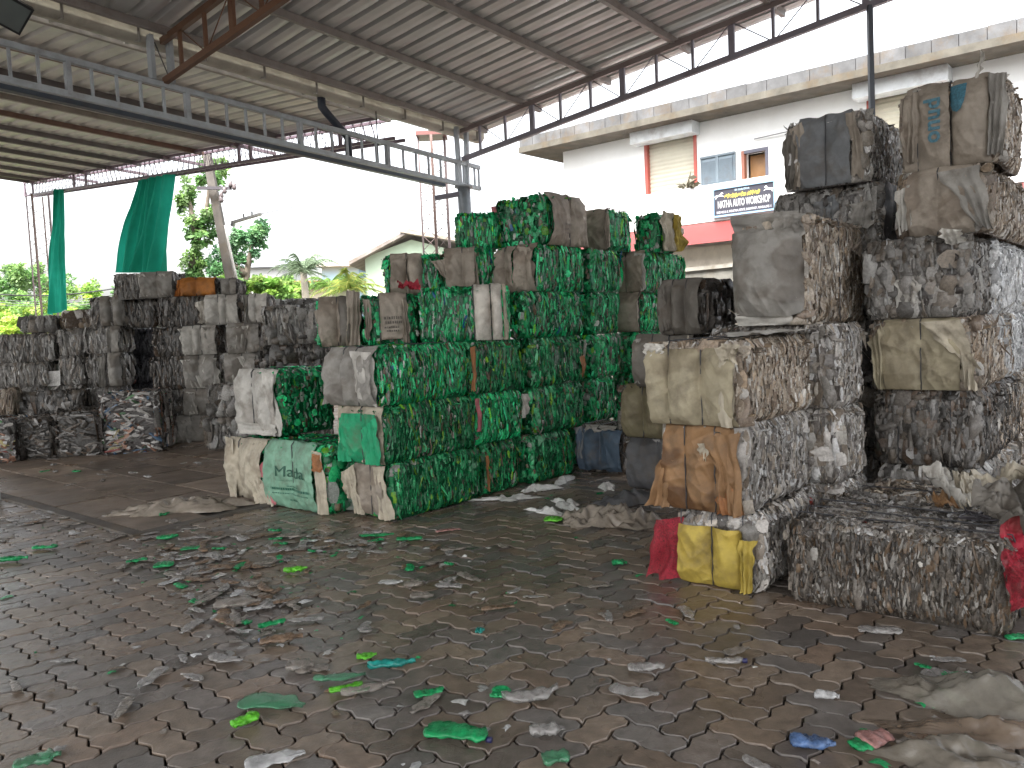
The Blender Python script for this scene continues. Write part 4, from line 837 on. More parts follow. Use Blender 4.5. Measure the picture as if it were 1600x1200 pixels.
# ================================================================== loose sacks, sheets and heaps lying about
def heap(name, label, cat, cx, cy, rx, ry, h, color, rz=0, seed=0, material=None, z0=0, jag=.35, group=None, wr=1.):
    """crumpled empty sack or sheet lying on the ground"""
    n = 56; r, t = np.meshgrid(np.linspace(0, 1, 26), np.linspace(0, 2*math.pi, n, endpoint=False), indexing='ij')
    edge = 1+jag*fbm(np.cos(t)*1.7, np.sin(t)*1.7, s=seed)
    x = rx*r*edge*np.cos(t); y = ry*r*edge*np.sin(t)
    prof = (1-r**2.2)
    z = h*prof*(.75+.5*vn(x/rx*1.5, y/ry*1.5, s=seed+1))+wr*(.5-np.abs(fbm(x*9, y*6, s=seed+2)))*h*.35*(1-r**6)+wr*(.5-np.abs(vn(x*22+y*9, y*18, s=seed+3)))*h*.14
    z = np.maximum(z, .004*(1-r)+.003)
    c, s_ = math.cos(rz), math.sin(rz); G = np.stack([x*c-y*s_, x*s_+y*c, z], -1)
    mb = MB(); cc = np.array(CLOTH[color] if isinstance(color, str) else color); mb.grid(G, cc[None, None]*(1+.12*fbm(x*5, y*5, s=seed+4))[..., None], wrap=True)
    o = mb.build(name, material or m_sack, label=label, cat=cat, group=group); o.location = (cx, cy, z0); return o
def hp(px, py, **k):
    g_ = gnd(px, py, k.get('z0', 0)); return dict(cx=g_[0], cy=g_[1], **k)
heap('empty_sack', 'crumpled translucent tan sheet on the ground beside the red netting', 'sack', **hp(945, 818, rx=.42, ry=.20, h=.17, wr=1.6, color='tan', rz=-.25, seed=3, material=m_film))
heap('empty_sack', 'crumpled dark sheet lying behind the tan sheet in the gap', 'sack', **hp(985, 785, rx=.30, ry=.16, h=.10, color='charcoal', rz=.3, seed=13))
heap('empty_sack', 'long flattened translucent sack on the slabs left of the cream sacked bale', 'sack', **hp(285, 798, rx=.60, ry=.18, h=.14, color='tan', rz=.22, seed=29, material=m_film, wr=1.1, jag=.4))
heap('plastic_sheet', 'big clear plastic sheet spread at the right edge of the block paving', 'sheet', **hp(1560, 1108, rx=.42, ry=.16, h=.11, color=(.24, .22, .185), rz=-.55, seed=33, jag=.3, material=m_film))
heap('plastic_sheet', 'crumpled clear film at the bottom right corner near the picture edge', 'sheet', **hp(1500, 1195, rx=.24, ry=.12, h=.09, color=(.22, .195, .16), rz=-.35, seed=43, material=m_film))
heap('plastic_sheet', 'brownish twisted film between the two clear sheets at lower right', 'sheet', **hp(1530, 1150, rx=.36, ry=.07, h=.07, color=(.18, .135, .10), rz=-.3, seed=53, material=m_film))
for i, (px, py, rx, ry, lab) in enumerate(((795, 780, .26, .10, 'white shredded film spilling at the foot of the second green column'), (838, 766, .22, .09, 'white shredded film just left of the blue bale corner'), (880, 752, .20, .07, 'small white film scrap close to the blue wrapped bale'),
                                 (950, 762, .18, .07, 'crumpled white film alone on the ground in the gap'), (885, 790, .26, .08, 'flat white film patch in front of the gap between the piles'), (860, 802, .22, .06, 'thin white film strip beside the lime green bottle'))):
    heap('film_scrap', lab, 'film', **hp(px, py, rx=rx, ry=ry, h=.05, color=(.74, .74, .72), rz=i*.5, seed=60+i, jag=.6, wr=1.6, material=m_film), group='shreds of white film on the ground')
# heap of sacks on the right edge bale
def crumple(name, label, cat, P0, P1, P2, P3_, color, seed, sag=.0, amp=.03, group=None, material=None):
    s, t = np.meshgrid(np.linspace(0, 1, 46), np.linspace(0, 1, 40)); s3, t3 = s[..., None], t[..., None]
    G = (1-t3)*((1-s3)*P0+s3*P1)+t3*((1-s3)*P3_+s3*P2); nrm = np.cross(P1-P0, P3_-P0); nrm /= np.linalg.norm(nrm)
    dsp = amp*(np.sin(s*9+3*vn(s*2, t*2, s=seed))+1.2*fbm(s*4, t*4, s=seed+1)+(.5-np.abs(vn(s*11, t*9, s=seed+2))))
    G = G+nrm*dsp[..., None]; G = G+((P1-P0)*.06)*vn(t*5, s*0, s=seed+5)[..., None]*(np.abs(2*s-1)**3)[..., None]; G[..., 2] = np.maximum(G[..., 2]-sag*(t**2), .006)
    mb = MB(); cc = np.array(CLOTH[color]); mb.grid(G, cc[None, None]*(1+.12*fbm(s*5, t*5, s=seed+4))[..., None])
    return mb.build(name, material or m_sack, label=label, cat=cat, group=group)
crumple('sack_heap', 'dark folded sacking draped over the bale at the right edge', 'sacking', at(1515, 760, 4.05), at(1625, 735, 4.1), at(1640, 850, 3.45), at(1545, 800, 3.9), 'dark', 5, amp=.035)
crumple('sack_heap', 'pale rolled sack lying along the back of the dark sacking', 'sacking', at(1515, 745, 4.35), at(1625, 715, 4.35), at(1630, 745, 4.05), at(1520, 762, 4.1), 'cream', 6, amp=.03)
crumple('sack_heap', 'light twisted sack standing on the flat low bale by the right stack', 'sacking', at(1442, 728, 4.75), at(1480, 728, 4.75), at(1520, 790, 4.55), at(1494, 792, 4.5), 'pale', 7, amp=.03)
crumple('sack_heap', 'tan flat sack leaning between the twisted sack and the dark sacking', 'sacking', at(1488, 738, 4.9), at(1522, 742, 4.8), at(1520, 792, 4.5), at(1500, 790, 4.5), 'cream', 8, amp=.012)
crumple('sack_heap', 'small brown scrap on the edge of the flat low bale', 'sacking', at(1455, 775, 4.62), at(1478, 772, 4.6), at(1500, 792, 4.4), at(1462, 792, 4.4), 'brown', 9, amp=.012)
crumple('red_netting', 'bright red netting bulging at the right edge behind the foreground bale', 'netting', at(1568, 858, 3.70), at(1640, 885, 3.66), at(1640, 925, 3.6), at(1580, 960, 3.7), 'red', 10, amp=.03, material=m_netting)
crumple('red_netting', 'dark red cloth under the sacking at the right edge', 'netting', at(1562, 800, 3.95), at(1640, 800, 3.9), at(1640, 880, 3.75), at(1568, 870, 3.85), 'red', 11, amp=.015)
crumple('red_bag', 'crumpled red bag lying on top of the stencilled sack bale', 'bag', at(622, 442, 8.0), at(655, 440, 8.0), at(660, 449, 7.9), at(624, 450, 7.9), 'red', 12, amp=.02)
crumple('cover_sack', 'thin ragged sack scraps lying over the top of the olive sacked bale', 'sacking', P3(.02, -3.0, 1.50), P3(.02, -3.27, 1.50), P3(.85, -3.3, 1.50), P3(.85, -2.95, 1.50), 'pale', 14, amp=.008)

# ================================================================== LITTER
def flat_bottle(seed, L=.24, W=.045, Hh=.022, color=(.4, .4, .4), neck=True, crump=.3):
    rng = np.random.default_rng(seed); n = 22; k = 14
    t = np.linspace(0, 1, n); prof = np.ones(n)
    prof = np.where(t < .06, .55+t/.06*.45, prof)
    if neck: prof = np.where(t > .72, 1-(t-.72)/.16*.72, prof); prof = np.where(t > .88, .28, prof)
    else: prof = np.where(t > .9, 1-(t-.9)*6, prof)
    a = np.linspace(0, 2*math.pi, k, endpoint=False); bend = rng.normal(0, .25)
    T, Aa = np.meshgrid(t, a, indexing='ij'); Pr = prof[:, None]
    x = (T-.5)*L; y = np.cos(Aa)*W*Pr*(1+.25*vn(T*4, Aa*0, s=seed))+bend*L*(T-.5)**2; hz = np.sin(Aa)
    z = hz*Hh*np.maximum(Pr, .5)*(.6+.5*np.abs(vn(T*5, np.cos(Aa)*1.5, s=seed+1)))
    z = z+crump*Hh*(vn(T*11, np.cos(Aa)*3, np.sin(Aa)*2, s=seed+2)); z = z-z.min()+.002+.02*rng.random()*np.clip(T-.6, 0, 1)
    y = y+crump*.012*vn(T*9, Aa*2, s=seed+5)
    G = np.stack([x, y, z], -1); G = np.concatenate([np.repeat(G[:1].mean(1, keepdims=True), k, 1), G, np.repeat(G[-1:].mean(1, keepdims=True), k, 1)])
    mb = MB(); c = np.array(color)[None, None]*(1+.35*vn(np.concatenate([T[:1], T, T[-1:]])*6, np.concatenate([Aa[:1], Aa, Aa[-1:]]), s=seed+3))[..., None]
    mb.grid(G, c, wrap=True); return mb
CL = dict(clear=(.36, .345, .33), dull=(.26, .23, .20), brown=(.22, .15, .10), green=(.015, .30, .10), lime=(.14, .55, .04), teal=(.02, .28, .24), white=(.6, .6, .6), blue=(.09, .16, .32), mintg=(.06, .26, .13), pinkc=(.42, .22, .2), orange=(.55, .28, .05))
rngL = np.random.default_rng(21)
def place_on(o, px, py, rz=None):
    g_ = gnd(px, py, .004); o.location = (g_[0], g_[1], .003); o.rotation_euler = (0, 0, rngL.uniform(0, 6.28) if rz is None else rz); return o
spec = [(430, 1102, 'mintg', .30, .075, 'large flattened pale green bottle at lower left centre, near two lime scraps', -.25), (715, 1150, 'green', .26, .05, 'crushed emerald bottle with dark cap near the bottom centre', -.35),
 (612, 1044, 'teal', .23, .028, 'rolled teal bottle lying level, centre foreground', .05), (530, 1062, 'mintg', .24, .03, 'slim grey green bottle just left of the teal one', .08), (541, 1080, 'lime', .15, .018, 'lime green bottle sliver below the slim grey green bottle', .3),
 (575, 1083, 'dull', .24, .028, 'flat brownish clear bottle next to the lime sliver', .35), (573, 1028, 'lime', .10, .03, 'lime scrap above the teal rolled bottle', .2), (384, 1131, 'lime', .12, .035, 'bright lime leaf-shaped scrap alone at lower left', .9),
 (832, 1095, 'clear', .25, .045, 'frosted clear flat bottle right of bottom centre', .2), (990, 1086, 'clear', .22, .045, 'clear flat bottle with red label scrap, centre right foreground', -.5), (1010, 1048, 'clear', .17, .032, 'small clear bottle above the red-labelled one', -.1),
 (855, 1147, 'clear', .14, .03, 'short clear bottle near bottom centre right', .0), (1150, 1020, 'dull', .13, .035, 'flat beige oval bottle right of the paving centre', .3), (1132, 1038, 'clear', .17, .022, 'slim clear bottle with dark cap below the beige oval', -.12),
 (440, 1003, 'brown', .22, .035, 'brown crumpled bottle lying under a blue cap, left centre', .3), (422, 1003, 'blue', .11, .04, 'blue crumpled wrapper on the brown bottle', .5), (425, 978, 'green', .15, .02, 'thin green bottle above the blue wrapper', .45),
 (372, 948, 'dull', .27, .06, 'tan flattened bottle among the left litter patch', .1), (612, 912, 'white', .16, .04, 'pale clear bottle end touching a round one, centre', -.2), (646, 916, 'dull', .11, .045, 'round flattened beige bottle base, centre', 0), (660, 936, 'dull', .14, .035, 'beige oval piece below the round base', -.1),
 (702, 908, 'clear', .15, .03, 'clear upright-lying bottle right of the round base', .9), (866, 815, 'lime', .15, .06, 'lime and green bottle beside the crumpled tan sheet', -.4), (968, 883, 'green', .10, .028, 'small dark green bottle alone on wet paving', -.05),
 (257, 805, 'green', .09, .055, 'bright round green bottle bottom in front of the long sack', .4), (258, 886, 'green', .13, .05, 'round green bottle base on the left paving', .1), (262, 843, 'green', .17, .035, 'green bottle at the top of the left litter patch', .2), (303, 858, 'green', .19, .035, 'split green bottle in the left litter patch', .15),
 (70, 858, 'green', .20, .03, 'green bottle lying flat near the left edge', .0), (20, 877, 'green', .22, .03, 'green bottle cut by the left edge', .1), (590, 838, 'green', .26, .03, 'dark green bottle strip in front of the frayed-sack bale', .0), (640, 845, 'green', .20, .03, 'green bottle right of the dark green strip', -.1),
 (462, 895, 'lime', .16, .025, 'lime bottle on the paving left of centre', .1), (750, 988, 'teal', .05, .03, 'small turquoise lump in the middle of the paving', 0), (782, 1088, 'green', .08, .04, 'small crumpled green bottle near bottom centre', 1.3),
 (1270, 1168, 'blue', .16, .04, 'blue printed wrapper at the lower right', -.3), (1348, 1168, 'green', .09, .04, 'dark green crumpled bottle near the lower right', .3), (1368, 1160, 'pinkc', .12, .045, 'pinkish clear crumpled cup beside the dark green bottle', .3), (1292, 1093, 'white', .10, .018, 'small white label-wrapped piece on brown paving, lower right', -.4),
 (1590, 998, 'green', .12, .03, 'glossy green bottle by the foreground bale at the right edge', 0), (868, 1190, 'mintg', .10, .04, 'crumpled pale green wrapper at the bottom edge', .2), (60, 1195, 'mintg', .16, .04, 'green bottle end at the bottom left corner', .4), (430, 1190, 'white', .22, .045, 'clear ribbed bottle at the bottom edge, left of centre', .4),
 (1375, 990, 'clear', .20, .03, 'clear bottle in the shadow before the foreground bale', -.4), (470, 1045, 'dull', .13, .045, 'frosted beige fragment left of the slim grey green bottle', .0), (700, 830, 'pinkc', .2, .02, 'pale flat strip near the foot of the front stack', .2)]
for i, (px, py, c, L, W, lab, rz) in enumerate(spec):
    mb = flat_bottle(100+i, L, W, .007+.005*(i % 3)+W*.10, CL[c], neck=i % 3 != 1, crump=.45)
    o = mb.build('crushed_bottle', m_clear if c in ('clear', 'dull', 'mintg', 'white') else m_plast, label=lab, cat='crushed bottle', group='crushed bottles lying on the paving'); place_on(o, px, py, rz+.0)
    if i in (1, 13):
        cm = MB(); e = L*.5; cm.tube([(e-.002, 0, .012), (e+.02, 0, .012)], .012, (.02, .02, .08), k=10); c_ = cm.build('bottle_cap', m_gloss, o); c_.location.y = float(np.random.default_rng(100+i).normal(0, .25))*L*.25
protos = []
for k in range(12):
    cn = ['clear', 'dull', 'clear', 'dull', 'brown', 'clear', 'dull', 'white', 'clear', 'brown', 'dull', 'green'][k]
    protos.append((flat_bottle(300+k, [.2, .16, .24, .13][k % 4], [.03, .036, .034, .026][k % 4], .008+.003*(k % 3), CL[cn], neck=k % 2 == 0, crump=.6), cn))
cents = [(340, 890, 120, 50, 70), (300, 860, 60, 25, 26), (470, 850, 90, 22, 40), (400, 950, 90, 35, 24), (60, 820, 60, 25, 14), (560, 850, 80, 20, 16), (700, 880, 90, 35, 9), (880, 930, 120, 50, 7), (120, 735, 110, 22, 26), (300, 720, 60, 14, 8), (1480, 1080, 70, 40, 10), (1400, 1170, 120, 30, 5), (200, 1050, 150, 90, 5), (620, 1070, 160, 80, 4), (1000, 960, 160, 100, 4), (400, 1000, 120, 60, 6)]
lab_for = lambda cn, wh: {'green': 'crushed green bottle', 'mintg': 'crushed pale green bottle', 'brown': 'muddy brown crushed bottle', 'white': 'whitish crushed bottle'}.get(cn, 'greyish clear crushed bottle')+' '+wh
where = ['in the thick of the left litter patch', 'just before the long flattened sack', 'before the low sacked bales', 'at the lower rim of the left litter patch', 'by the left picture edge', 'at the foot of the frayed-sack bale', 'on the open paving before the front stack', 'on the paving between piles', 'at the foot of the mixed waste bales', 'on the far slabs', 'near the foreground bale and clear sheet', 'near the bottom right corner', 'on the lower left paving', 'on the bottom centre paving', 'on the centre right paving', 'left of the paving centre']
used = {}
for (cx, cy, sx_, sy_, n), wh in zip(cents, where):
    for _ in range(n):
        k = int(rngL.integers(12)); px, py = rngL.normal(cx, sx_*.6), rngL.normal(cy, sy_*.6)
        if py < 690 or py > 1215 or px < -20 or px > 1620: continue
        uu, vv = uvof(gnd(px, py))
        if any(-.1 < (gnd(px, py)-B0)@a_ < lu+.05 and -.1 < (gnd(px, py)-B0)@b_ < lv+.05 for _, B0, lu, lv, z0, z1, a_, b_ in BALES if z0 < .05): continue
        mbk, cn = protos[k]
        if k not in used: o = mbk.build('crushed_bottle', m_clear if cn in ('clear', 'white') else m_plast); used[k] = o
        else: o = used[k].copy(); col.objects.link(o)
        tag(o, lab_for(cn, wh), 'crushed bottle', 'scattered '+lab_for(cn, wh)); place_on(o, px, py); s_ = rngL.uniform(.55, 1.15); o.scale = (s_, s_, s_*rngL.uniform(.5, .9)); o.location.z = .004
# small scraps nobody could count
mb = MB(); rng = np.random.default_rng(8); cols_ = np.array([CL['clear'], CL['dull'], CL['brown'], CL['white'], CL['green'], (.5, .5, .48), (.2, .15, .1)])
for (cx, cy, sx_, sy_, n) in cents+[(700, 950, 500, 160, 30), (300, 740, 260, 30, 12), (840, 775, 70, 22, 12), (150, 720, 130, 14, 14)]:
    for _ in range(int(n*2.6)):
        px, py = rng.normal(cx, sx_*.7), rng.normal(cy, sy_*.7)
        if py < 692 or py > 1220 or px < -30 or px > 1630: continue
        g_ = gnd(px, py); s_ = rng.lognormal(-4.3, .5); a_ = rng.uniform(0, 6.28); c, s2 = math.cos(a_), math.sin(a_); asp = rng.uniform(.3, 1)
        gx, gy = np.meshgrid([-1, 0, 1], [-1, 0, 1]); z = .004+s_*rng.uniform(.1, .5)*(1-.5*gx**2-.3*gy**2+rng.normal(0, .25, gx.shape)).clip(0)
        x = gx*s_*(1+.3*rng.normal(size=gx.shape)); y = gy*s_*asp*(1+.3*rng.normal(size=gx.shape))
        mb.grid(np.stack([g_[0]+x*c-y*s2, g_[1]+x*s2+y*c, z], -1), cols_[rng.integers(len(cols_))]*rng.lognormal(0, .3))
mb.build('plastic_scraps', m_plast, label='small plastic scraps scattered over the paving', cat='litter', kind='stuff')

# ================================================================== WORKSHOP BUILDING
WA = math.radians(130); Wd = np.array([math.sin(WA), math.cos(WA), 0]); Wn = np.array([-Wd[1], Wd[0], 0]); Wn = -Wn if Wn@np.array([0, 1, 0]) > 0 else Wn   # Wd runs right and nearer, Wn faces the yard
W0 = at(882, 300, 19.0); W0[2] = 0
def wl(px, py, off=0):
    P = hit(px, py, Wn, Wn@(W0+Wn*off)); return float((P-W0)@Wd), float(P[2])
def WP(s, z, o=0): return W0+Wd*s+Wn*o+np.array([0, 0, z])
bld = empty('workshop_building', W0, 0, 'white two-storey workshop building with cream roller shutters and red eave', 'building')
def wbox(mb, s0, s1, z0, z1, o0, o1, c):
    mb.hexa([WP(s, z, o) for z in (z0, z1) for s, o in ((s0, o1), (s1, o1), (s1, o0), (s0, o0))], c)
def wpart(name, material, boxes, parent=bld, smooth=False, label=None):
    mb = MB()
    for b in boxes: wbox(mb, *b)
    return hold(mb.build(name, material, smooth=smooth, label=label), bld) if parent is bld else mb.build(name, material, smooth=smooth, label=label)
WH = (.80, .80, .79)
s_sh0, s_sh1 = wl(1008, 225)[0], wl(1088, 250)[0]; zsh_t = wl(1040, 212)[1]; zl = wl(1107, 352)[1]
zE = wl(882, 237)[1]; zEt = wl(860, 213, .7)[1]
s_d0, s_d1 = wl(1162, 260)[0], wl(1198, 260)[0]; zd_t = wl(1180, 236)[1]
s_r0, s_r1 = wl(1356, 150)[0], wl(1478, 150)[0]; zr_t = wl(1400, 138)[1]
Lw = wl(1900, 200)[0]
zf = zl+.75   # sill line of the upper openings
zd_b = zf-.3
wpart('wall', m_wall, [(0, s_sh0, 0, zE, -.25, 0, WH), (s_sh1, s_d0, 0, zE, -.25, 0, WH), (s_d1, s_r0, 0, zE, -.25, 0, WH), (s_r1, Lw, 0, zE, -.25, 0, WH),
     (s_sh0, s_sh1, 0, zl+.35, -.25, 0, WH), (s_sh0, s_sh1, zsh_t, zE, -.25, 0, WH), (s_d0, s_d1, 0, zd_b, -.25, 0, WH), (s_d0, s_d1, zd_t, zE, -.25, 0, WH), (s_r0, s_r1, 0, zl+.35, -.25, 0, WH), (s_r0, s_r1, zr_t, zE, -.25, 0, WH)])
wpart('wall', m_wall, [(0, .25, 0, zE, -9, -.252, WH)])
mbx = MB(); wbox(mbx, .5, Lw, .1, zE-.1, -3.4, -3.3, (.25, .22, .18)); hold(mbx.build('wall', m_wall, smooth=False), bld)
wpart('roof', m_conc, [(-.75, Lw, zE, zE+.13, -9, .72, (.125, .115, .095))])
bl = []; s = -.74
rngB = np.random.default_rng(5)
while s < Lw-.4:
    c = np.array((.13, .13, .132))*rngB.lognormal(0, .12); bl.append((s, s+.385, zE+.133, zE+.34+rngB.uniform(0, .012), .50, .69, c)); s += .395
wpart('parapet_blocks', m_conc, bl)
wpart('ledge', m_wall, [(-.1, Lw, zl, zl+.10, .003, .55, WH), (-.1, Lw, zl+.10, zl+.72, .45, .55, WH)])
zr0 = wl(1111, 381, .55)[1]
mbx = MB(); mbx.hexa([WP(s, z, o) for z, o0, o1 in ((zr0-.02, .95, 1.0), (zl-.02, .50, .56)) for s, o in ((0, o1), (Lw, o1), (Lw, o0), (0, o0))], (.17, .03, .028)); hold(mbx.build('awning', m_gloss, smooth=False, label='faded red sloping sheet awning'), bld)
wpart('awning', m_paint, [(0, Lw, zr0-.5, zr0-.04, .55, .60, (.62, .56, .46)), (0, Lw, zr0-.66, zr0-.52, .6, .64, (.28, .13, .08))])
def shutter(s0, s1, zb, zt, yellow):
    mb = MB(); n = int((zt-zb)/.085); 
    G = []; 
    for i in range(n*4+1):
        z = zb+(zt-zb)*i/(n*4); o = -.10+.018*abs(math.sin(i/4*math.pi)); G.append([WP(s0+.04, z, o), WP(s1-.04, z, o)])
    mb.grid(np.array(G), yellow); sh = hold(mb.build('roller_shutter', m_shut, smooth=False), bld)
    for q0, q1 in ((s0-.02, s0+.05), (s1-.05, s1+.02)):
        mb = MB(); wbox(mb, q0, q1, zb, zt, -.12, .02, (.40, .08, .06)); f = mb.build('shutter_rail', m_paint, smooth=False); f.parent = sh
    mb = MB(); wbox(mb, s0-.16, s1+.10, zt-.12, zt+.32, .004, .36, (.60, .63, .64)); f = mb.build('shutter_box', m_paint, smooth=False); f.parent = sh
shutter(s_sh0, s_sh1, zl+.35, zsh_t, (.50, .47, .38)); shutter(s_r0, s_r1, zl+.35, zr_t, (.50, .47, .37))
# door opening with brown leaf
mb = MB(); wbox(mb, s_d0+.03, s_d0+.45, zd_b, zd_t-.03, -.30, -.26, (.32, .17, .07)); d_ = hold(mb.build('door', m_paint, smooth=False), bld)
mb = MB(); wbox(mb, s_d0-.04, s_d0+.02, zd_b, zd_t+.04, -.10, .02, (.3, .12, .08)); wbox(mb, s_d1-.02, s_d1+.04, zd_b, zd_t+.04, -.10, .02, (.10, .10, .13)); wbox(mb, s_d0+.02, s_d1-.02, zd_t-.02, zd_t+.04, -.10, .02, (.10, .10, .13)); f = mb.build('frame', m_paint, smooth=False); f.parent = d_
# louvred steel window
sw0, sw1 = wl(1096, 260)[0], wl(1150, 260)[0]; zw_t = wl(1123, 245)[1]; zw_b = wl(1123, 300)[1]
mb = MB(); wbox(mb, sw0, sw1, zw_b, zw_t, .003, .04, (.13, .17, .20)); wn_ = hold(mb.build('window', m_paint, smooth=False), bld)
mb = MB(); n = 14
for i in range(n):
    z = zw_b+.06+(zw_t-zw_b-.12)*i/n
    for a, b in ((sw0+.05, (sw0+sw1)/2-.03), ((sw0+sw1)/2+.03, sw1-.05)): wbox(mb, a, b, z, z+.07, .041, .058, (.19, .24, .28))
f = mb.build('louvre', m_paint, smooth=False); f.parent = wn_
mb = MB(); wbox(mb, (sw0+sw1)/2-.03, (sw0+sw1)/2+.03, zw_b, zw_t, .042, .07, (.15, .19, .22)); wbox(mb, sw0, sw1, zw_t+.001, zw_t+.04, .003, .07, (.15, .19, .22)); f = mb.build('frame', m_paint, smooth=False); f.parent = wn_
# pipe bracket and plant on the ledge
mb = MB(); a, z = wl(1180, 218); mb.tube([WP(a, z, .05), WP(a+1.2, z+.02, .12), WP(a+1.3, z-.3, .12)], .012, (.2, .2, .2), k=5); hold(mb.build('cable', m_gloss), bld)
mb = MB(); s0, z0_ = wl(1077, 309, .5); rr = np.random.default_rng(3)
for _ in range(60):
    p = WP(s0+rr.normal(0, .09), zl+.72+abs(rr.normal(0, .08)), .5+rr.normal(0, .05)); d = rr.normal(0, .05, 3); e = rr.normal(0, .02, 3); mb.add([p, p+d+e, p+2*d, p+d-e], [[0, 1, 2, 3]], (.10, .09, .06))
mb.build('weed_tuft', m_leaf, label='small dry weed growing on the white ledge', cat='plant')
# sign
so_ = .62; sA, zA = wl(1116, 338, so_); sB, zB = wl(1209, 325, so_); _, zAt = wl(1115, 295, so_); _, zBt = wl(1208, 286, so_)
zb_, zt_ = (zA+zB)/2, (zAt+zBt)/2
sgn = empty('workshop_sign', WP((sA+sB)/2, zb_, so_), 0, 'dark signboard reading NATHA AUTO WORKSHOP in a pale blue frame', 'sign')
mb = MB(); wbox(mb, sA, sB, zb_, zt_, so_-.05, so_-.02, (.045, .045, .06)); hold(mb.build('panel', m_gloss, smooth=False), sgn)
mb = MB(); t = .035
for bx in ((sA-t, sB+t, zb_-t, zb_, so_-.06, so_, (.26, .42, .56)), (sA-t, sB+t, zt_, zt_+t, so_-.06, so_, (.26, .42, .56)), (sA-t, sA, zb_, zt_, so_-.06, so_, (.26, .42, .56)), (sB, sB+t, zb_, zt_, so_-.06, so_, (.26, .42, .56))): wbox(mb, *bx)
hold(mb.build('frame', m_gloss, smooth=False), sgn)
Ws, Hs = sB-sA, zt_-zb_
def sgt(txt, cx, cz, size, c, width=None, bold=0):
    v, f = text_tris(txt, size, bold=bold); 
    if len(v) == 0: return
    w_ = v[:, 0].max()-v[:, 0].min(); sx = (width*Ws)/w_ if width else 1
    fn_ = lambda x, y: np.array([WP(sA+cx*Ws+a, zb_+cz*Hs+b, so_-.016) for a, b in zip(x, y)])
    o = put_text('lettering', None, txt, size, fn_, c, m_gloss, bold=bold, sx=sx); hold(o, sgn)
sgt('NATHA AUTO WORKSHOP', .5, .40, Hs*.40, (.62, .62, .62), .88, bold=Hs*.006)
sgt('SHED NO D-18, INDUSTRIAL ESTATE, BAIKAMPADY, MANGALORE-11', .5, .11, Hs*.13, (.8, .8, .85), .92)
sgt('ಶ್ರೀ ನಾಥಾ ಆಟೋ ವರ್ಕ್‌ಶಾಪ್', .48, .70, Hs*.22, (.80, .62, .10), .60, bold=Hs*.004)
sgt('SRI GURUDEVA', .48, .90, Hs*.10, (.6, .8, .9), .25)
def horse(cx, cz, sc_, fl_):
    # leaping horse outline as a thin raised emblem
    pts = [(-.9, .15), (-.6, .30), (-.2, .30), (.15, .38), (.35, .75), (.5, .95), (.6, .85), (.85, .62), (.8, .5), (.55, .55), (.45, .25), (.75, .1), (1.0, -.15), (.9, -.22), (.6, -.02), (.3, -.05), (-.2, -.05), (-.45, -.15), (-.7, -.6), (-.85, -.62), (-.65, -.1), (-.8, .05), (-1.05, -.15), (-1.1, -.08)]
    from mathutils.geometry import tessellate_polygon
    P = [WP(sA+cx*Ws+fl_*x*sc_, zb_+cz*Hs+y*sc_*.8, so_-.015) for x, y in pts]; tr = tessellate_polygon([[Vector((x, y, 0)) for x, y in pts]])
    me = bpy.data.meshes.new('horse_emblem'); me.from_pydata([tuple(p) for p in P], [], [tuple(t) for t in tr]); a_ = me.color_attributes.new('Col', 'FLOAT_COLOR', 'POINT'); a_.data.foreach_set('color', np.tile([.85, .85, .85, 1.], (len(P), 1)).ravel().astype(np.float32)); me.materials.append(m_gloss)
    o = bpy.data.objects.new('horse_emblem', me); col.objects.link(o); hold(o, sgn)
horse(.09, .74, Hs*.20, 1); horse(.92, .74, Hs*.20, -1)
# yard wall in front of the building
mb = MB(); A0, A1 = at(1050, 440, 15.5), at(1330, 440, 12.8); A0[2] = A1[2] = 0; zt2 = at(1110, 416, 15)[2]
d_ = (A1-A0)/np.linalg.norm(A1-A0); nn_ = np.array([-d_[1], d_[0], 0])
yw = empty('yard_wall', A0, 0, 'low grey concrete yard wall seen between the piles', 'wall')
mb.hexa([p+[0, 0, z] for z in (0, zt2-.07) for p in (A0-d_*2, A1, A1+nn_*.15, A0-d_*2+nn_*.15)], (.26, .25, .22)); hold(mb.build('wall_panel', m_conc, smooth=False), yw)
mb = MB(); mb.hexa([p+[0, 0, z] for z in (zt2-.068, zt2) for p in (A0-d_*2-nn_*.04, A1-nn_*.04, A1+nn_*.19, A0-d_*2+nn_*.19)], (.42, .40, .35)); hold(mb.build('coping', m_conc, smooth=False), yw)

# ================================================================== LEFT BACKGROUND
gh = empty('house', at(640, 440, 27)*[1, 1, 0], 0, 'pale green gabled house with grey roof edge behind the green pile', 'house')
def quadwall(mb, pts, D, th, c):
    P = [at(x, y, D) for x, y in pts]; B = [p+[0, th, 0] for p in P]; n = len(P)
    mb.hexa(P+B, c)
D = 27; hx = at(570, 400, D)[0]; hr = at(733, 385, D)[0]; ax_, az_ = at(642, 366, D)[0], at(642, 366, D)[2]; el = at(565, 407, D); er = at(738, 390, D)
HG = (.50, .62, .48)
me_pts = [(hx, D, 0), (hr, D, 0), (hr, D, er[2]-.15), (ax_, D, az_-.18), (hx, D, el[2]+.1)]
mb = MB(); mb.add([me_pts[0], me_pts[1], me_pts[2], me_pts[3]], [[0, 1, 2, 3]], HG); mb.add([me_pts[0], me_pts[3], me_pts[4], me_pts[4]], [[0, 1, 2, 3]], HG)
mb.hexa([(hx, D+.02, 0), (hx+.2, D+.02, 0), (hx+.2, D+8, 0), (hx, D+8, 0), (hx, D+.02, el[2]), (hx+.2, D+.02, el[2]), (hx+.2, D+8, el[2]), (hx, D+8, el[2])], HG); hold(mb.build('wall', m_wall, smooth=False), gh)
mb = MB()
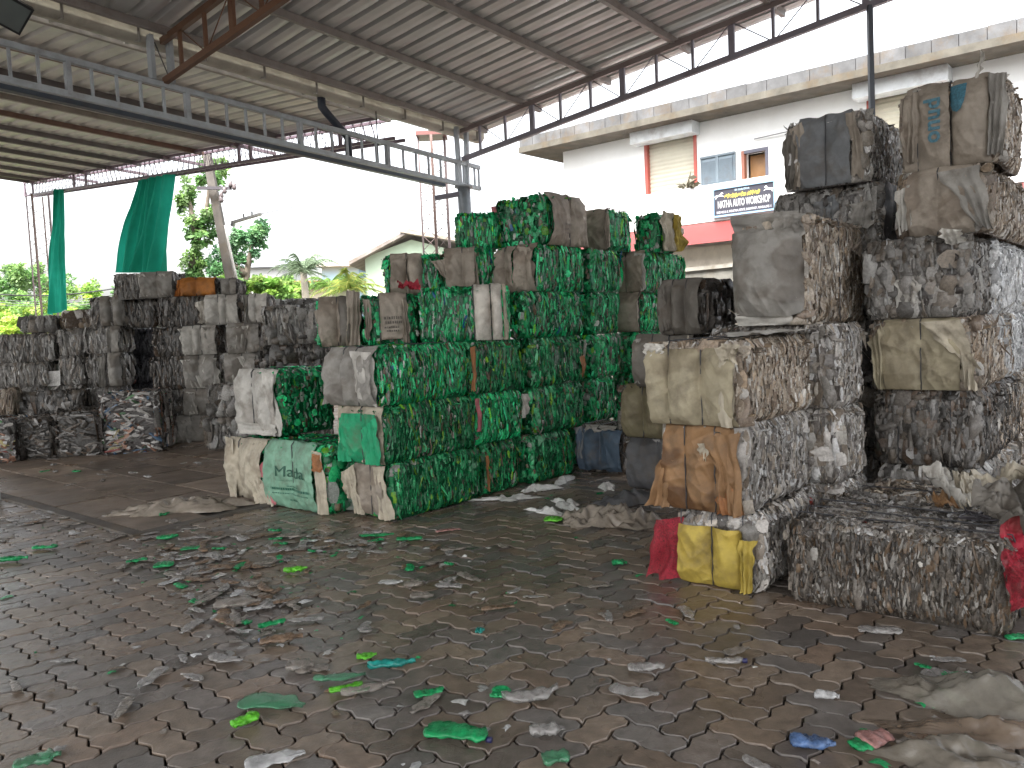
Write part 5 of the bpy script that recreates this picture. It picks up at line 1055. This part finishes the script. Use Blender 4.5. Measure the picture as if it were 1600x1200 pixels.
for a, b in (((el[0]-.35, el[2]-.18), (ax_, az_)), ((ax_, az_), (er[0]+.5, er[2]-.05))):
    mb.hexa([(x, y, z+dz) for dz in (0, .12) for x, z, y in ((a[0], a[1], D-.5), (b[0], b[1], D-.5), (b[0], b[1], D+8), (a[0], a[1], D+8))], (.24, .21, .19))
hold(mb.build('roof', m_conc, smooth=False), gh)
mb = MB(); P = at(645, 362, D-.3); mb.bar(P+[-.4, 0, .02], P+[2.0, 0, -.45], .5, .10, (.34, .30, .25)); hold(mb.build('roof_tiles', m_conc, smooth=False), gh)
def lowhouse(x0, x1, yt, D, cw, cr, label, slope=0):
    a, b = at(x0, yt, D), at(x1, yt, D); r = empty('house', (a[0], D, 0), 0, label, 'house')
    mb = MB(); mb.box((a[0], D, 0), (b[0], D+5, a[2]-.2), cw); hold(mb.build('wall', m_wall, smooth=False), r)
    mb = MB(); mb.hexa([(x, y, z) for dz in (0, .15) for x, y, z in ((a[0]-.4, D-.5, a[2]-.2+dz), (b[0]+.4, D-.5, b[2]-.2+dz), (b[0]+.4, D+5.4, b[2]+slope+dz), (a[0]-.4, D+5.4, a[2]+slope+dz))], cr); hold(mb.build('roof', m_conc, smooth=False), r)
lowhouse(502, 560, 410, 36, (.35, .50, .60), (.55, .55, .5), 'small pale blue building behind the palms')
lowhouse(385, 440, 413, 48, (.6, .6, .58), (.28, .30, .33), 'distant low white building with grey roof behind the leaning pole', .6)
lowhouse(436, 520, 438, 30, (.52, .46, .36), (.45, .22, .07), 'low building with an orange roof edge behind the crumpled bales', .1)
# leaning concrete pole
b0 = at(378, 470, 19); b0 = np.array([b0[0]+.15, 19, 0]); t0 = at(322, 238, 19)
pl = empty('utility_pole', b0, 0, 'leaning grey concrete power pole with a short crossarm and insulators', 'pole')
mb = MB(); d = t0-b0; pts = [b0+d*k for k in np.linspace(0, 1.02, 8)]
for a, b, i in zip(pts[:-1], pts[1:], range(7)): pass
w0, w1 = .115, .085; mb.hexa([b0+[-w0, -.1, 0], b0+[w0, -.1, 0], b0+[w0, .12, 0], b0+[-w0, .12, 0], t0+[-w1, -.06, 0], t0+[w1, -.06, 0], t0+[w1, .08, 0], t0+[-w1, .08, 0]], (.15, .135, .12)); hold(mb.build('shaft', m_conc, smooth=False), pl)
c1, c2 = at(308, 294, 18.8), at(362, 294, 18.8); mb = MB(); mb.bar(c1, c2, .07, .07, (.10, .09, .10)); hold(mb.build('crossarm', m_gloss, smooth=False), pl)
for px, py in ((360, 288), (366, 292), (346, 305), (346, 312), (351, 298)):
    P = at(px, py, 18.75); mb = MB(); mb.tube([P-[0, 0, .07], P-[0, 0, .02], P+[0, 0, .02], P+[0, 0, .07]], [.03, .06, .04, .05], (.16, .13, .13), k=8); hold(mb.build('insulator', m_gloss), pl)
mb = MB(); mb.tube([at(352, 352, 18.6), at(356, 375, 18.6), at(366, 420, 18.6), at(376, 462, 18.6)], .03, (.5, .48, .45), k=6); hold(mb.build('conduit', m_gloss), pl)
mb = MB(); mb.bar(at(362, 348, 17), at(409, 334, 17), .10, .05, (.40, .40, .38)); mb.bar(at(362, 350, 17), at(366, 352, 17), .12, .08, (.25, .25, .25))
for px, py in ((381, 341), (394, 337)): P = at(px, py, 17); mb.bar(P, P+[0, 0, .09], .03, .03, (.2, .2, .2))
lt = empty('lamp_fitting', at(385, 341, 17), 0, 'slanting tube lamp fitting hanging beside the leaning pole', 'lamp'); hold(mb.build('fitting', m_gloss, smooth=False), lt)
mb = MB(); mb.bar(at(409, 334, 17), at(420, 330, 17)+[2.5, 4, 1.2], .02, .02, (.3, .3, .3)); hold(mb.build('stay_wire', m_gloss), lt)
for k, (ya, yb, sg) in enumerate(((456, 449, .4), (462, 458, .5), (468, 463, .4), (473, 470, .3))):
    pts = []
    for t in np.linspace(0, 1, 16):
        p = at(-60, ya, 24)*(1-t)+at(190, yb, 30)*t; p[2] -= sg*math.sin(math.pi*t)*.5; pts.append(p)
    mb = MB(); mb.tube(pts, .022 if k == 0 else .012, (.05, .05, .05) if k == 0 else (.25, .25, .25), k=4)
    mb.build('overhead_cable', m_gloss, label='thick black cable crossing before the left trees' if k == 0 else 'thin pale wires crossing before the left trees', cat='cable', group=None if k == 0 else 'thin wires before the left trees')
# trees
GR = np.array([(.14, .27, .09), (.18, .35, .11), (.10, .20, .075), (.26, .42, .13), (.21, .32, .13)])
def leaves(mb, cen, rad, n, size, rng, cols=GR, clump=7):
    cen = np.asarray(cen, float); rad = np.broadcast_to(rad, 3)
    sub = []
    for _ in range(clump):
        d = rng.normal(size=3); d /= np.linalg.norm(d); sub.append((cen+d*rad*rng.uniform(.3, .95), rad*rng.uniform(.22, .5)))
    k = rng.integers(len(sub), size=n); c0 = np.array([s[0] for s in sub])[k]; r0 = np.array([s[1] for s in sub])[k]
    d = rng.normal(size=(n, 3)); d /= np.linalg.norm(d, axis=1)[:, None]; P = c0+d*r0*rng.uniform(.4, 1.1, (n, 1))
    a = rng.normal(size=(n, 3)); a[:, 2] = a[:, 2]*.5-.3; a /= np.linalg.norm(a, axis=1)[:, None]; b = np.cross(a, rng.normal(size=(n, 3))); b /= np.linalg.norm(b, axis=1)[:, None]+1e-9
    s_ = size*rng.lognormal(0, .3, (n, 1)); v = np.stack([P, P+a*s_*.5+b*s_*.28, P+a*s_, P+a*s_*.5-b*s_*.28], 1)
    ck = cols[rng.integers(len(cols), size=len(sub))][k]*rng.lognormal(0, .25, (n, 1)); mb.add(v.reshape(-1, 3), np.arange(4*n).reshape(-1, 4), np.repeat(ck, 4, 0))
def tree(label, base, trunk_pts, clumps, n, size, seed, cols=GR, r0=.12, name='tree', cat='tree', group=None):
    rng = np.random.default_rng(seed); r = empty(name, base, 0, label, cat, group)
    mb = MB()
    for tp in trunk_pts:
        tp = np.array(tp); rr = np.linspace(r0, r0*.3, len(tp)); mb.tube(tp, rr, (.16, .13, .10), k=8)
    hold(mb.build('trunk', m_bark), r)
    mb = MB()
    for c, rad in clumps: leaves(mb, c, rad, n, size, rng, cols)
    hold(mb.build('crown', m_leaf, smooth=False), r)
# slim lopped tree left of the pole
D = 21
A = lambda x, y, d=D: at(x, y, d)
bs = A(300, 470); bs[2] = 0
tree('slim lopped tree with tufts of leaves left of the leaning pole', bs, [[bs, A(302, 440), A(300, 415), A(306, 385), A(314, 358), A(322, 332), A(326, 300), A(328, 262)], [A(308, 380), A(303, 350), A(298, 325), A(294, 310)]],
     [(A(292, 302), (.28, .3, .36)), (A(288, 318), (.2, .2, .25)), (A(334, 258), (.38, .3, .3)), (A(345, 275), (.3, .3, .3)), (A(320, 282), (.2, .2, .2)), (A(306, 350), (.40, .3, .35)), (A(322, 340), (.3, .3, .42)), (A(312, 368), (.36, .3, .22)), (A(296, 405), (.34, .3, .4)), (A(314, 412), (.3, .3, .3)), (A(300, 425), (.34, .3, .2)), (A(310, 385), (.25, .25, .25))], 520, .095, 1)
D = 22; bs = A(395, 480); bs[2] = 0
tree('leafy tree leaning right behind the concrete pole', bs, [[bs, A(385, 430), A(390, 400), A(398, 370)], [A(385, 430), A(355, 405)]],
     [(A(395, 362), (.42, .35, .34)), (A(405, 372), (.3, .3, .3)), (A(376, 385), (.42, .35, .4)), (A(384, 402), (.36, .3, .35)), (A(350, 400), (.4, .35, .45)), (A(345, 422), (.42, .3, .3)), (A(365, 425), (.3, .3, .25)), (A(372, 370), (.25, .25, .25))], 650, .095, 2, cols=GR*[1., 1.1, 1.5])
# bank of trees at far left
for i, (x, y, w_, h_, d, lab) in enumerate(((-10, 470, 2.6, 2.0, 34, 'broad green tree cut by the left picture edge'), (38, 452, 1.9, 2.2, 38, 'tallest tree of the left bank, just left of the mast'), (78, 472, 1.7, 1.8, 33, 'tree crown directly behind the rusty mast foot'), (128, 478, 1.5, 1.6, 35, 'yellow-green tree right of the narrow green cloth'), (168, 476, 1.6, 1.5, 36, 'low tree just left of the topmost far-left bale'), (20, 505, 2.0, .8, 27, 'sunlit lime hedge bush at the left edge above the bales'), (50, 492, 1.8, 1.3, 30, 'dense dark shrub below the left trees'), (135, 497, 1.6, .9, 30, 'shrub below the yellow-green tree'))):
    c = at(x, y, d); bs = c*[1, 1, 0]; rng_ = np.random.default_rng(70+i)
    cols = GR*1.0 if i not in (3, 5) else GR*[2.0, 1.7, .9]
    cl_ = [(c+[rng_.uniform(-.6, .6)*w_, rng_.uniform(-.5, .5)*w_, rng_.uniform(-.75, .55)*h_], np.array([w_, w_, h_])*rng_.uniform(.25, .45)) for _ in range(11)]+[(c+[0, 0, -h_*1.0], np.array([w_, w_, h_])*.55)]
    tree(lab, bs, [[bs, bs+[0, 0, c[2]*.5], c]], cl_, 800, .13, 80+i, cols=cols, r0=.16)
for i, (x, y, w_, h_, d, lab) in enumerate(((408, 452, .9, .45, 20, 'bright green shrub between the pole and the palms'), (455, 446, 1.0, .35, 24, 'leafy shrub under the feathery palm'), (425, 440, .7, .3, 25, 'lime shrub below the orange roof'), (372, 447, .5, .3, 20, 'small shrub at the foot of the leaning pole'))):
    c = at(x, y, d); cl_ = [(c+[rng.uniform(-.6, .6)*w_, 0, rng.uniform(-.5, .5)*h_], np.array([w_, .5, h_])*.5) for _ in range(5)]+[(c+[0, 0, -h_], np.array([w_, .5, h_])*.6)]
    tree(lab, c*[1, 1, 0], [[c*[1, 1, 0], c-[0, 0, .2]]], cl_, 700, .10, 90+i, cols=GR*[1.5, 1.4, 1], r0=.04, name='shrub', cat='shrub')
def palm(label, base, top, nf, Lf, seed, cols, wid=.05, droop=1.):
    rng = np.random.default_rng(seed); r = empty('palm_tree', base, 0, label, 'palm tree'); top = np.asarray(top, float)
    mb = MB(); mb.tube([base, base*.5+top*.5+[.05, 0, 0], top], [.16, .12, .09], (.28, .25, .20), k=9); hold(mb.build('trunk', m_bark), r)
    for f_ in range(nf):
        az_, el_ = f_/nf*6.283+rng.normal(0, .2), rng.uniform(.1, 1.4); L = Lf*rng.uniform(.75, 1.1); t = np.linspace(0, 1, 16)
        h = np.array([math.cos(az_), math.sin(az_), 0]); pts = top+h*(t*L*math.cos(el_))[:, None]+np.array([0, 0, 1.])*((t*L*math.sin(el_))-droop*.62*L*t**2.2)[:, None]
        mb = MB(); mb.tube(pts, np.linspace(.018, .005, 16), cols[0], k=4); side = np.cross(h, [0, 0, 1.])
        for i in range(2, 16):
            for sg in (-1, 1):
                for q in range(2):
                    p = pts[i-1]*(1-q*.5)+pts[i]*q*.5; l_ = Lf*.27*math.sin(math.pi*min(.97, (i/16)**.7*.92+.05))*rng.uniform(.8, 1.1)
                    e = p+side*sg*l_*.8+h*l_*.45-np.array([0, 0, l_*rng.uniform(.15, .6)]); w_ = (pts[i]-pts[i-1])*.16+[0, 0, .008]
                    mb.add([p-w_, p+w_, e, e], [[0, 1, 2, 3]], cols[rng.integers(len(cols))]*rng.lognormal(0, .2))
        hold(mb.build('frond', m_leaf, smooth=False), r)
tp = at(474, 425, 22); palm('grey-green feathery palm behind the crumpled grey bales', tp*[1, 1, 0], tp, 17, 1.35, 4, np.array([(.16, .22, .13), (.20, .27, .17), (.12, .17, .10)]))
tp = at(548, 452, 19.5); palm('yellow-green areca palm in front of the pale green house', tp*[1, 1, 0], tp, 18, 1.15, 5, np.array([(.28, .30, .06), (.20, .28, .06), (.14, .22, .05)]))
tp = at(515, 447, 21); palm('small bright palm between the feathery palm and the areca', tp*[1, 1, 0], tp, 13, .9, 6, np.array([(.16, .30, .05), (.12, .24, .05), (.2, .3, .08)]))
print('bales', len(BALES))
# left picture-edge post
gp = gnd(2, 782); mb = MB(); mb.bar((gp[0]-.06, gp[1], 0), (gp[0]-.06, gp[1], 2.3), .07, .07, (.42, .42, .40))
mb.build('marker_post', m_paint, smooth=False, label='pale grey upright post cut by the left picture edge', cat='post')
